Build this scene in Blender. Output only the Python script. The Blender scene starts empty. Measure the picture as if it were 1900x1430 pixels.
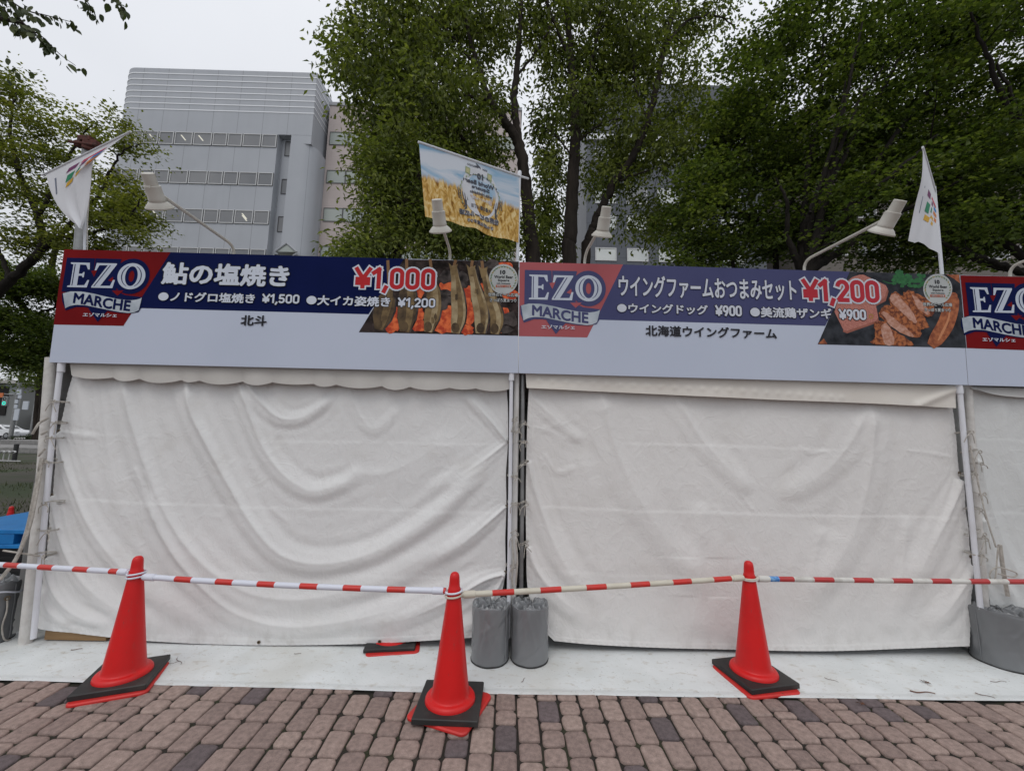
import bpy, math, random
import numpy as np
from mathutils import Matrix, Vector

# ------------------------------------------------------------------ camera, sky, sun, exposure
scene = bpy.context.scene
COL = scene.collection
FPX, CX, CY = 757.0, 950.0, 715.0
PITCH, ROLL, YAW, EYE = math.radians(6.95), math.radians(1.25), math.radians(.5), 1.5
FW = np.array([math.sin(YAW)*math.cos(PITCH), math.cos(YAW)*math.cos(PITCH), math.sin(PITCH)])
_R0 = np.array([math.cos(YAW), -math.sin(YAW), 0.0]); _U0 = np.cross(_R0, FW)
RT = math.cos(ROLL)*_R0 + math.sin(ROLL)*_U0
UP = -math.sin(ROLL)*_R0 + math.cos(ROLL)*_U0
cam = bpy.data.cameras.new('camera'); camo = bpy.data.objects.new('camera', cam); COL.objects.link(camo)
camo.matrix_world = Matrix(((RT[0], UP[0], -FW[0], 0), (RT[1], UP[1], -FW[1], 0), (RT[2], UP[2], -FW[2], EYE), (0, 0, 0, 1)))
cam.sensor_fit = 'HORIZONTAL'; cam.sensor_width = 36; cam.lens = FPX/1900*36
cam.clip_start = .05; cam.clip_end = 800
scene.camera = camo
SUN_EL, SUN_AZ = math.radians(58), math.radians(200)
w = bpy.data.worlds.new('World'); scene.world = w; w.use_nodes = True
nt = w.node_tree; bg = nt.nodes['Background']
sky = nt.nodes.new('ShaderNodeTexSky'); sky.sky_type = 'NISHITA'; sky.sun_disc = False
sky.sun_elevation = SUN_EL; sky.sun_rotation = SUN_AZ; sky.dust_density = 6; sky.air_density = 1
hs = nt.nodes.new('ShaderNodeHueSaturation'); hs.inputs['Saturation'].default_value = .22
nt.links.new(sky.outputs[0], hs.inputs['Color'])
# an overcast sky is brighter overhead than near the horizon
tc = nt.nodes.new('ShaderNodeTexCoord'); sx = nt.nodes.new('ShaderNodeSeparateXYZ'); nt.links.new(tc.outputs['Generated'], sx.inputs[0])
cr = nt.nodes.new('ShaderNodeValToRGB')
cr.color_ramp.elements[0].position = 0; cr.color_ramp.elements[0].color = (7.0, 7.25, 7.7, 1)
cr.color_ramp.elements[1].position = 1; cr.color_ramp.elements[1].color = (10.2, 10.45, 10.95, 1)
e = cr.color_ramp.elements.new(.55); e.color = (8.0, 8.25, 8.8, 1)
nz = nt.nodes.new('ShaderNodeTexNoise'); nz.inputs['Scale'].default_value = 2.2; nz.inputs['Detail'].default_value = 4
nt.links.new(tc.outputs['Generated'], nz.inputs['Vector'])
nm = nt.nodes.new('ShaderNodeMapRange'); nm.inputs[1].default_value = .3; nm.inputs[2].default_value = .7; nm.inputs[3].default_value = .95; nm.inputs[4].default_value = 1.05
nt.links.new(nz.outputs['Fac'], nm.inputs[0])
vm = nt.nodes.new('ShaderNodeVectorMath'); vm.operation = 'SCALE'
nt.links.new(sx.outputs['Z'], cr.inputs['Fac']); nt.links.new(cr.outputs[0], vm.inputs[0]); nt.links.new(nm.outputs[0], vm.inputs['Scale'])
mx = nt.nodes.new('ShaderNodeMix'); mx.data_type = 'RGBA'; mx.inputs['Factor'].default_value = .93
nt.links.new(hs.outputs[0], mx.inputs['A']); nt.links.new(vm.outputs[0], mx.inputs['B'])
nt.links.new(mx.outputs['Result'], bg.inputs['Color']); bg.inputs['Strength'].default_value = .1
sl = bpy.data.lights.new('sun', 'SUN'); sl.energy = .6; sl.angle = math.radians(28); sl.color = (1, .97, .93)
slo = bpy.data.objects.new('sun', sl); COL.objects.link(slo)
_sd = Vector((math.sin(SUN_AZ)*math.cos(SUN_EL), math.cos(SUN_AZ)*math.cos(SUN_EL), math.sin(SUN_EL)))
slo.rotation_euler = _sd.to_track_quat('Z', 'Y').to_euler()
scene.view_settings.view_transform = 'Standard'; scene.view_settings.look = 'None'
scene.view_settings.exposure = 0.0; scene.view_settings.gamma = 1.0

# ------------------------------------------------------------------ helpers
def at(x, y, Y):
    "point of the photograph, in its pixels, at the distance Y -> world point"
    d = FW + RT*(x-CX)/FPX - UP*(y-CY)/FPX
    t = Y/d[1]
    return np.array([d[0]*t, Y, d[2]*t + EYE])
def gnd(x, y, z=0.0):
    d = FW + RT*(x-CX)/FPX - UP*(y-CY)/FPX
    t = (z-EYE)/d[2]
    return np.array([d[0]*t, d[1]*t, z])
def cat(P, n=12):
    "smooth polyline through points"
    P = np.array(P, float)
    if len(P) < 3: return np.array([P[0]+(P[-1]-P[0])*i/n for i in range(n+1)])
    Q = np.vstack([2*P[0]-P[1], P, 2*P[-1]-P[-2]]); out = []
    for i in range(1, len(Q)-2):
        a, b, c, d = Q[i-1:i+3]
        for k in range(n):
            t = k/n
            out.append(.5*(2*b+(c-a)*t+(2*a-5*b+4*c-d)*t*t+(3*b-a-3*c+d)*t**3))
    out.append(P[-1]); return np.array(out)

class MB:
    def __init__(s): s.v = []; s.f = []; s.m = []; s.n = 0; s.attr = []
    def add(s, V, Fc, m=0, a=0.0):
        V = np.asarray(V, float).reshape(-1, 3); s.v.append(V)
        for f in Fc: s.f.append(tuple(int(i)+s.n for i in f)); s.m.append(m); s.attr.append(a)
        s.n += len(V); return s
    def box(s, lo, hi, m=0, a=0.0):
        x0, y0, z0 = lo; x1, y1, z1 = hi
        return s.add([(x0,y0,z0),(x1,y0,z0),(x1,y1,z0),(x0,y1,z0),(x0,y0,z1),(x1,y0,z1),(x1,y1,z1),(x0,y1,z1)],
                     [(3,2,1,0),(4,5,6,7),(0,1,5,4),(1,2,6,5),(2,3,7,6),(3,0,4,7)], m, a)
    def obox(s, c, sz, rz=0, m=0, M=None):
        hx, hy, hz = np.array(sz)/2
        P = np.array([(-hx,-hy,-hz),(hx,-hy,-hz),(hx,hy,-hz),(-hx,hy,-hz),(-hx,-hy,hz),(hx,-hy,hz),(hx,hy,hz),(-hx,hy,hz)])
        if M is None:
            q, r = math.cos(rz), math.sin(rz); M = np.array([[q,-r,0],[r,q,0],[0,0,1]])
        return s.add(P @ np.asarray(M).T + np.array(c), [(3,2,1,0),(4,5,6,7),(0,1,5,4),(1,2,6,5),(2,3,7,6),(3,0,4,7)], m)
    def tube(s, P, r, n=8, m=0, cap=True, mats=None):
        P = np.asarray(P, float); k = len(P); r = np.broadcast_to(r, (k,))
        T = np.gradient(P, axis=0); T /= np.linalg.norm(T, axis=1)[:, None]+1e-12
        ref = np.array([0, 0, 1.0]) if abs(T[0][2]) < .9 else np.array([1.0, 0, 0])
        A = np.cross(T[0], ref); A /= np.linalg.norm(A); rings = []
        th = np.arange(n)*2*math.pi/n
        for i in range(k):
            A = A - T[i]*(A@T[i]); A /= np.linalg.norm(A)+1e-12; B = np.cross(T[i], A)
            rings.append(P[i] + r[i]*(np.cos(th)[:, None]*A + np.sin(th)[:, None]*B))
        fs = []; base = s.n
        for i in range(k-1):
            for j in range(n):
                s.f.append((base+i*n+j, base+i*n+(j+1) % n, base+(i+1)*n+(j+1) % n, base+(i+1)*n+j))
                s.m.append(mats[i] if mats is not None else m); s.attr.append(0.0)
        if cap:
            s.f.append(tuple(base+j for j in range(n))[::-1]); s.f.append(tuple(base+(k-1)*n+j for j in range(n)))
            s.m += [mats[0] if mats is not None else m, mats[-1] if mats is not None else m]; s.attr += [0.0, 0.0]
        s.v.append(np.vstack(rings)); s.n += k*n; return s
    def lathe(s, prof, n=32, c=(0, 0, 0), M=None, m=0, mats=None, cap=True):
        prof = np.array(prof, float); th = np.arange(n)*2*math.pi/n; k = len(prof)
        V = np.array([[r*math.cos(t), r*math.sin(t), z] for r, z in prof for t in th])
        if M is not None: V = V @ np.asarray(M).T
        V = V + np.array(c); F = []; b = s.n
        for i in range(k-1):
            for j in range(n):
                s.f.append((b+i*n+j, b+i*n+(j+1) % n, b+(i+1)*n+(j+1) % n, b+(i+1)*n+j)); s.m.append(mats[i] if mats else m); s.attr.append(0.0)
        if cap:
            s.f.append(tuple(b+j for j in range(n))[::-1]); s.f.append(tuple(b+(k-1)*n+j for j in range(n)))
            s.m += [mats[0] if mats else m, mats[-1] if mats else m]; s.attr += [0.0, 0.0]
        s.v.append(V); s.n += len(V); return s
    def grid(s, V, m=0):
        "V: (rows, cols, 3)"
        V = np.asarray(V); a, b = V.shape[:2]; i = np.arange(a-1)[:, None]*b+np.arange(b-1)[None]
        q = np.stack([i, i+1, i+b+1, i+b], -1).reshape(-1, 4)
        return s.add(V.reshape(-1, 3), q, m)
    def prism(s, poly, z0, z1, m=0):
        n = len(poly)
        V = [(x, y, z0) for x, y in poly]+[(x, y, z1) for x, y in poly]
        return s.add(V, [tuple(range(n))[::-1], tuple(range(n, 2*n))]+[(i, (i+1) % n, n+(i+1) % n, n+i) for i in range(n)], m)
    def mesh(s, name, attr=None):
        me = bpy.data.meshes.new(name)
        V = np.vstack(s.v).astype(np.float32); L = np.array([len(f) for f in s.f], np.int32)
        idx = np.fromiter((i for f in s.f for i in f), np.int32, int(L.sum()))
        raw(me, V, idx, L)
        if any(s.m): me.polygons.foreach_set('material_index', np.array(s.m, np.int32))
        if attr:
            at_ = me.attributes.new(attr, 'FLOAT', 'FACE'); at_.data.foreach_set('value', np.array(s.attr, np.float32))
        return me
    def build(s, name, mat, parent=None, smooth=None, attr=None, bevel=0, auto=40):
        me = s.mesh(name, attr)
        for m in (mat if isinstance(mat, (list, tuple)) else [mat]): me.materials.append(m)
        o = obj(name, me, parent)
        if smooth: smooth_mesh(me, auto)
        else: me.polygons.foreach_set('use_smooth', np.zeros(len(me.polygons), bool))
        if bevel:
            b = o.modifiers.new('bevel', 'BEVEL'); b.width = bevel; b.segments = 2; b.limit_method = 'ANGLE'; b.angle_limit = math.radians(40)
        return o
def raw(me, V, idx, L):
    me.vertices.add(len(V)); me.vertices.foreach_set('co', V.ravel())
    me.loops.add(len(idx)); me.loops.foreach_set('vertex_index', idx)
    me.polygons.add(len(L)); st = np.zeros(len(L), np.int32); st[1:] = np.cumsum(L)[:-1]
    me.polygons.foreach_set('loop_start', st); me.polygons.foreach_set('loop_total', L)
    me.update(calc_edges=True); me.validate()
def smooth_mesh(me, deg):
    me.polygons.foreach_set('use_smooth', np.ones(len(me.polygons), bool))
    try: me.set_sharp_from_angle(angle=math.radians(deg))
    except Exception: pass
def obj(name, me, parent=None):
    o = bpy.data.objects.new(name, me); COL.objects.link(o)
    if parent is not None: o.parent = parent
    return o
def tag(o, label=None, cat_=None, group=None, kind=None):
    if label: o['label'] = label
    if cat_: o['category'] = cat_
    if group: o['group'] = group
    if kind: o['kind'] = kind
    return o
def thing(name, label, cat_, loc=(0, 0, 0), rz=0, group=None):
    o = bpy.data.objects.new(name, None); COL.objects.link(o); o.empty_display_size = .1
    o.location = loc; o.rotation_euler = (0, 0, rz)
    return tag(o, label, cat_, group)
def copy_tree(o, parent=None):
    c = o.copy(); COL.objects.link(c)
    if parent is not None: c.parent = parent
    for ch in list(o.children): copy_tree(ch, c)
    return c

# ------------------------------------------------------------------ materials
def mat(name, col, rough=.6, col2=None, scale=6.0, detail=5.0, bump=0.0, bscale=None, spec=.5, metal=0.0, stretch=None, lo=.35, hi=.65, emit=0, coat=0, attr=None, sheen=0, bdist=.01):
    m = bpy.data.materials.new(name); m.use_nodes = True; t = m.node_tree; p = t.nodes['Principled BSDF']
    p.inputs['Roughness'].default_value = rough; p.inputs['Specular IOR Level'].default_value = spec; p.inputs['Metallic'].default_value = metal
    p.inputs['Base Color'].default_value = (*col, 1); p.inputs['Coat Weight'].default_value = coat
    co = t.nodes.new('ShaderNodeTexCoord'); src = co.outputs['Object']
    if stretch:
        mp = t.nodes.new('ShaderNodeMapping'); mp.inputs['Scale'].default_value = stretch; t.links.new(src, mp.inputs[0]); src = mp.outputs[0]
    if col2 is not None:
        n = t.nodes.new('ShaderNodeTexNoise'); n.inputs['Scale'].default_value = scale; n.inputs['Detail'].default_value = detail
        t.links.new(src, n.inputs['Vector'])
        r = t.nodes.new('ShaderNodeMapRange'); r.inputs[1].default_value = lo; r.inputs[2].default_value = hi; t.links.new(n.outputs['Fac'], r.inputs[0])
        x = t.nodes.new('ShaderNodeMix'); x.data_type = 'RGBA'; x.inputs['A'].default_value = (*col, 1); x.inputs['B'].default_value = (*col2, 1)
        t.links.new(r.outputs[0], x.inputs['Factor']); t.links.new(x.outputs['Result'], p.inputs['Base Color'])
    if bump:
        n2 = t.nodes.new('ShaderNodeTexNoise'); n2.inputs['Scale'].default_value = bscale or scale*4; n2.inputs['Detail'].default_value = 4
        t.links.new(src, n2.inputs['Vector'])
        b = t.nodes.new('ShaderNodeBump'); b.inputs['Strength'].default_value = bump; b.inputs['Distance'].default_value = bdist
        t.links.new(n2.outputs['Fac'], b.inputs['Height']); t.links.new(b.outputs[0], p.inputs['Normal'])
    if emit:
        p.inputs['Emission Color'].default_value = (*col, 1); p.inputs['Emission Strength'].default_value = emit
    return m
def nodes_of(m):
    return m.node_tree, m.node_tree.nodes['Principled BSDF']
def mixin(m, fac_out, col):
    "lay a second colour over the base colour of a material"
    t, p = nodes_of(m); x = t.nodes.new('ShaderNodeMix'); x.data_type = 'RGBA'; x.inputs['B'].default_value = (*col, 1)
    l = p.inputs['Base Color'].links
    if l: t.links.new(l[0].from_socket, x.inputs['A'])
    else: x.inputs['A'].default_value = p.inputs['Base Color'].default_value
    t.links.new(fac_out, x.inputs['Factor']); t.links.new(x.outputs['Result'], p.inputs['Base Color'])
def noise_mask(m, scale, lo, hi, amp=1.0, stretch=None, detail=6, seed=0.0):
    t = m.node_tree; co = t.nodes.new('ShaderNodeTexCoord'); mp = t.nodes.new('ShaderNodeMapping'); mp.inputs['Location'].default_value = (seed, seed*.7, seed*1.3)
    if stretch: mp.inputs['Scale'].default_value = stretch
    t.links.new(co.outputs['Object'], mp.inputs[0])
    n = t.nodes.new('ShaderNodeTexNoise'); n.inputs['Scale'].default_value = scale; n.inputs['Detail'].default_value = detail; t.links.new(mp.outputs[0], n.inputs['Vector'])
    r = t.nodes.new('ShaderNodeMapRange'); r.inputs[1].default_value = lo; r.inputs[2].default_value = hi; r.inputs[4].default_value = amp
    t.links.new(n.outputs['Fac'], r.inputs[0]); return r.outputs[0]

# ------------------------------------------------------------------ ground
def ground_material():
    m = mat('soil_and_grass', (.062, .056, .042), .95, (.045, .042, .030), 3, bump=.5, bscale=30)
    mixin(m, noise_mask(m, .35, .47, .56), (.030, .044, .014)); return m
g = MB(); g.add([(-250,-40,-.03),(250,-40,-.03),(250,250,-.03),(-250,250,-.03)], [(0,1,2,3)])
tag(g.build('ground', ground_material()), kind='structure')
M_joint = mat('mossy_joint_soil', (.030, .024, .018), .95, (.018, .015, .012), 20, bump=.6, bscale=120)
mixin(M_joint, noise_mask(M_joint, 5, .50, .64, .6, seed=3), (.040, .046, .018))

def paver_material():
    m = bpy.data.materials.new('tumbled_concrete_paver'); m.use_nodes = True; t, p = nodes_of(m)
    p.inputs['Roughness'].default_value = .85; p.inputs['Specular IOR Level'].default_value = .3
    a = t.nodes.new('ShaderNodeAttribute'); a.attribute_name = 'tint'
    r = t.nodes.new('ShaderNodeValToRGB'); r.color_ramp.interpolation = 'LINEAR'; el = r.color_ramp.elements
    el[0].position = 0; el[0].color = (.135, .108, .11, 1); el[1].position = 1; el[1].color = (.375, .282, .245, 1)
    for pos, c in ((.18, (.165, .13, .132)), (.24, (.265, .196, .174)), (.6, (.32, .237, .208))):
        e = el.new(pos); e.color = (*c, 1)
    t.links.new(a.outputs['Fac'], r.inputs[0])
    co = t.nodes.new('ShaderNodeTexCoord')
    n = t.nodes.new('ShaderNodeTexNoise'); n.inputs['Scale'].default_value = 38; n.inputs['Detail'].default_value = 8; t.links.new(co.outputs['Object'], n.inputs['Vector'])
    mr = t.nodes.new('ShaderNodeMapRange'); mr.inputs[1].default_value = .3; mr.inputs[2].default_value = .7; mr.inputs[3].default_value = .74; mr.inputs[4].default_value = 1.2
    t.links.new(n.outputs['Fac'], mr.inputs[0])
    n3 = t.nodes.new('ShaderNodeTexNoise'); n3.inputs['Scale'].default_value = 420; n3.inputs['Detail'].default_value = 2; t.links.new(co.outputs['Object'], n3.inputs['Vector'])
    mr3 = t.nodes.new('ShaderNodeMapRange'); mr3.inputs[1].default_value = .3; mr3.inputs[2].default_value = .72; mr3.inputs[3].default_value = .74; mr3.inputs[4].default_value = 1.26
    t.links.new(n3.outputs['Fac'], mr3.inputs[0])
    mm = t.nodes.new('ShaderNodeMath'); mm.operation = 'MULTIPLY'; t.links.new(mr.outputs[0], mm.inputs[0]); t.links.new(mr3.outputs[0], mm.inputs[1])
    v = t.nodes.new('ShaderNodeVectorMath'); v.operation = 'SCALE'; t.links.new(r.outputs[0], v.inputs[0]); t.links.new(mm.outputs[0], v.inputs['Scale'])
    t.links.new(v.outputs[0], p.inputs['Base Color'])
    b = t.nodes.new('ShaderNodeBump'); b.inputs['Strength'].default_value = .55; b.inputs['Distance'].default_value = .006
    t.links.new(mm.outputs[0], b.inputs['Height']); t.links.new(b.outputs[0], p.inputs['Normal'])
    return m
def make_paving():
    rnd = random.Random(5); VV = []; FF = []; MM = []; TT = []; nb = 0
    pitch = .119; K = 16
    prof = [(0.0, -.022), (0.0, -.008), (.0035, -.0025), (.010, 0.0), (.02, .0006)]     # inset, height
    for ci in range(-50, 56):
        xc = ci*pitch + .026; y = .75 + rnd.random()*.12; run = 0.0
        while y < 2.72:
            L = rnd.choice([.117, .117, .117, .176, .176, .176, .176, .060 if rnd.random() < .4 else .117])
            if y + L > 2.74: break
            gx, gy = .0052, .0052; kf = min(1.0, (L/2-.006)/.050)
            hw, hl = pitch/2-gx+rnd.uniform(-.001, .001), L/2-gy; cx0 = xc+rnd.uniform(-.0015, .0015); cy0 = y+L/2
            rad = min(.020+rnd.uniform(-.005, .009), hl*.55)
            tint = rnd.uniform(0, .18) if rnd.random() < .10 else rnd.uniform(.27, 1)
            tz = rnd.uniform(-.002, .002); ta, tb = rnd.uniform(-.02, .02), rnd.uniform(-.014, .014)
            wob = [rnd.uniform(-.0022, .0022) for _ in range(K)]
            rings = []
            for ins, zz in prof:
                ins *= kf; ring = []; r_ = max(rad-ins*.6, .003)
                for k in range(K):
                    q, j = divmod(k, K//4); an = (q+j/(K/4-1))*math.pi/2
                    sx_, sy_ = ((1, 1), (-1, 1), (-1, -1), (1, -1))[q]
                    px = sx_*(hw-ins-r_)+r_*math.cos(an); py = sy_*(hl-ins-r_)+r_*math.sin(an)
                    wq = 1+wob[k]/.05
                    px *= wq; py *= wq
                    ring.append((cx0+px, cy0+py, zz+(tz+ta*px+tb*py if zz > -.02 else 0)))
                rings.append(ring)
            V = [p for r in rings for p in r]; n = len(prof)
            for i in range(n-1):
                for j in range(K):
                    FF.append((nb+i*K+j, nb+i*K+(j+1) % K, nb+(i+1)*K+(j+1) % K, nb+(i+1)*K+j)); TT.append(tint)
            FF.append(tuple(nb+(n-1)*K+j for j in range(K))); TT.append(tint)
            VV += V; nb += len(V); y += L
    b = MB(); b.v = [np.array(VV)]; b.f = FF; b.attr = TT; b.m = [0]*len(FF); b.n = nb
    o = b.build('paving', [paver_material(), M_joint], smooth=True, attr='tint', auto=60)
    return tag(o, kind='structure')
make_paving()
b = MB(); b.add([(-8,-6,-.014),(9,-6,-.014),(9,7.5,-.014),(-8,7.5,-.014)], [(0,1,2,3)])
tag(b.build('paving_bed', M_joint), kind='structure')
# pavers behind the photographer and off to the sides: one sheet, out of the picture
b = MB(); b.add([(-8,-6,-.006),(9,-6,-.006),(9,.72,-.006),(-8,.72,-.006)], [(0,1,2,3)])
tag(b.build('paving_behind_viewer', mat('far_pavers', (.22, .155, .138), .9, (.17, .12, .11), 5)), kind='structure')
# moss tufts in the joints
rm = np.random.default_rng(8)
def blades(name, n, xr, yr, h, wd, mt, mask=None, z=0.0, **k):
    X = rm.uniform(*xr, n); Y = rm.uniform(*yr, n)
    if mask is not None: X, Y = mask(X, Y)
    n = len(X); H = h*rm.uniform(.4, 1.2, n); A = rm.uniform(0, 6.28, n); lean = rm.uniform(-.6, .6, (n, 2))*H[:, None]
    dx, dy = np.cos(A)*wd/2, np.sin(A)*wd/2; Z = np.full(n, z)
    V = np.stack([np.stack([X-dx, Y-dy, Z], -1), np.stack([X+dx, Y+dy, Z], -1), np.stack([X+lean[:, 0], Y+lean[:, 1], Z+H], -1)], 1).reshape(-1, 3)
    me = bpy.data.meshes.new(name); raw(me, V.astype(np.float32), np.arange(3*n, dtype=np.int32), np.full(n, 3, np.int32)); me.materials.append(mt)
    return obj(name, me)
M_grass = mat('grass_blade', (.045, .062, .018), .7, (.07, .085, .025), 2)
def joint_mask(X, Y):
    k = np.round((X-.026)/.119-.5); X = (k+.5)*.119+.026+rm.normal(0, .004, len(X))
    f = np.sin(X*3.1+1)*np.sin(Y*2.3+X)+rm.normal(0, .5, len(X)) > .55
    return X[f], Y[f]
tag(blades('moss', 9000, (-4, 4.5), (1.6, 2.6), .010, .004, M_grass, joint_mask, -.012), kind='stuff')
tag(blades('lawn_grass', 26000, (-26, -4.2), (6.5, 17), .07, .02, M_grass, lambda X, Y: (X[f], Y[f]) if (f := (np.sin(X*.9+Y*.4)+np.sin(Y*1.9)*.8+rm.normal(0, .35, len(X)) > .2)) is not None else None, -.03), kind='stuff')

# white ground sheet under the tents
def sheet_material():
    m = mat('white_floor_sheet', (.74, .765, .765), .75, (.66, .685, .68), 4, bump=.35, bscale=60, bdist=.004, spec=.3)
    mixin(m, noise_mask(m, 15, .57, .72, .46, stretch=(1, 1.6, 1), seed=2), (.42, .37, .29))
    mixin(m, noise_mask(m, 60, .66, .72, .75, stretch=(1, 2.2, 1), seed=5), (.16, .13, .10))
    mixin(m, noise_mask(m, 2.0, .52, .70, .35, seed=9), (.55, .52, .45)); return m
yy = [(-4.6, 2.64), (-2.96, 2.633), (.062, 2.58), (3.105, 2.598), (7.3, 2.60)]
xs = np.linspace(-4.6, 7.3, 240); ye = np.interp(xs, [p[0] for p in yy], [p[1] for p in yy]) + .003*np.sin(xs*4.1)
rows = []
for dyo, z in ((0, .001), (.003, .0065), (.032, .007), (.036, .0045), (.055, .0045), (.2, .005), (.35, .0055), (.5, .0045), (.75, .005), (2.9, .004)):
    rows.append(np.stack([xs, ye+dyo, z+.0018*np.sin(xs*7+dyo*20)*np.sin(xs*2.3+dyo*9)*(1 if z > .002 else 0)], -1))
b = MB(); b.grid(np.array(rows))
o = b.build('ground_sheet', sheet_material(), smooth=True)
tag(o, 'dirty white sheet laid over the brick paving under the tents', 'ground sheet')

# ------------------------------------------------------------------ tents
YW = 3.02                                   # the plane of the tent fronts
def cloth_material(name, c1, c2, seed):
    m = mat(name, c1, .8, c2, 1.3, bump=.0, spec=.25)
    t, p = nodes_of(m)
    co = t.nodes.new('ShaderNodeTexCoord')
    def nz(scale, stretch, detail=4, rot=0, dist=0):
        mp = t.nodes.new('ShaderNodeMapping'); mp.inputs['Scale'].default_value = stretch; mp.inputs['Rotation'].default_value = (0, rot, 0); mp.inputs['Location'].default_value = (seed, 0, seed)
        t.links.new(co.outputs['Object'], mp.inputs[0])
        n = t.nodes.new('ShaderNodeTexNoise'); n.inputs['Scale'].default_value = scale; n.inputs['Detail'].default_value = detail; n.inputs['Distortion'].default_value = dist
        t.links.new(mp.outputs[0], n.inputs['Vector']); return n.outputs['Fac']
    def ridge(sock):                         # |n-.5| -> thin crumple lines
        a = t.nodes.new('ShaderNodeMath'); a.operation = 'SUBTRACT'; a.inputs[1].default_value = .5; t.links.new(sock, a.inputs[0])
        c = t.nodes.new('ShaderNodeMath'); c.operation = 'ABSOLUTE'; t.links.new(a.outputs[0], c.inputs[0])
        r = t.nodes.new('ShaderNodeMapRange'); r.inputs[1].default_value = 0; r.inputs[2].default_value = .09; r.inputs[3].default_value = 1; r.inputs[4].default_value = 0
        t.links.new(c.outputs[0], r.inputs[0]); return r.outputs[0]
    def mul(a, b):
        x = t.nodes.new('ShaderNodeMath'); x.operation = 'MULTIPLY'; t.links.new(a, x.inputs[0])
        if isinstance(b, float): x.inputs[1].default_value = b
        else: t.links.new(b, x.inputs[1])
        return x.outputs[0]
    def plus(a, b):
        x = t.nodes.new('ShaderNodeMath'); x.operation = 'ADD'; t.links.new(a, x.inputs[0]); t.links.new(b, x.inputs[1]); return x.outputs[0]
    h = mul(ridge(nz(2.6, (1.5, 1, 1.0), 2, .7, .6)), nz(1.6, (1, 1, 1), 2))
    h = plus(mul(h, .30), mul(ridge(nz(4.5, (1.6, 1, 1.2), 2, -.6, .8)), .12))
    h = plus(h, mul(nz(7, (1.2, 1, 1.0), 6, .5, .4), .75)); h = plus(h, mul(ridge(nz(11, (1.3, 1, 1), 3, .8, 1.2)), .07)); h = plus(h, mul(nz(260, (1, 1, 1), 2), .07))
    bp = t.nodes.new('ShaderNodeBump'); bp.inputs['Strength'].default_value = .36; bp.inputs['Distance'].default_value = .024
    t.links.new(h, bp.inputs['Height']); t.links.new(bp.outputs[0], p.inputs['Normal'])
    # faint dirt: speckles near the ground and light grime
    mixin(m, noise_mask(m, 5, .55, .75, .16, seed=seed), (.50, .46, .40))
    sp = t.nodes.new('ShaderNodeSeparateXYZ'); t.links.new(co.outputs['Object'], sp.inputs[0])
    mr = t.nodes.new('ShaderNodeMapRange'); mr.inputs[1].default_value = .22; mr.inputs[2].default_value = .03; mr.inputs[3].default_value = 0; mr.inputs[4].default_value = .32; t.links.new(sp.outputs['Z'], mr.inputs[0])
    dm = t.nodes.new('ShaderNodeMath'); dm.operation = 'MULTIPLY'; t.links.new(mr.outputs[0], dm.inputs[0]); t.links.new(noise_mask(m, 14, .5, .7, 1, stretch=(1, 1, .5), seed=seed+4), dm.inputs[1])
    mixin(m, dm.outputs[0], (.40, .37, .33))
    return m
M_cloth = [cloth_material('canvas_grey_white', (.76, .76, .75), (.72, .72, .71), 1.0), cloth_material('canvas_warm_white', (.76, .745, .725), (.72, .705, .685), 7.0), cloth_material('canvas_cool_white', (.66, .67, .66), (.62, .63, .62), 12.0)]
M_val = [mat('shaded_valance_canvas', (.54, .52, .49), .8, (.48, .46, .43), 3, bump=.3, bscale=12, spec=.25), mat('valance_canvas_warm', (.72, .685, .63), .8, (.68, .64, .58), 3, bump=.3, bscale=12, spec=.25), mat('valance_canvas_cool', (.66, .65, .62), .8, (.6, .6, .58), 3, bump=.3, bscale=12, spec=.25)]  # first canvas is darkened: shade under the sign board put into its colour
M_pole = mat('white_painted_pole', (.66, .65, .63), .5, (.54, .52, .48), 9, lo=.45, hi=.75, spec=.4)
M_wrap = mat('cloth_wrapped_pole', (.66, .645, .615), .8, (.55, .53, .5), 14, bump=.5, bscale=40)
M_pipe = mat('white_plastic_pipe', (.70, .71, .75), .35, (.60, .60, .62), 5, lo=.5, hi=.8)
M_steel = mat('galvanised_steel', (.30, .31, .31), .45, (.22, .22, .22), 9, metal=.6)
M_dark = mat('dark_interior_cloth', (.20, .17, .15), .9)
M_rope = mat('worn_rope', (.52, .49, .44), .9, (.38, .35, .31), 40, bump=.6, bscale=300)
M_brass = mat('old_brass_grommet', (.16, .12, .08), .5, metal=.6)
M_wood = mat('bare_plywood', (.30, .19, .09), .8, (.22, .13, .06), 5, stretch=(1, 8, 20))

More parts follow.
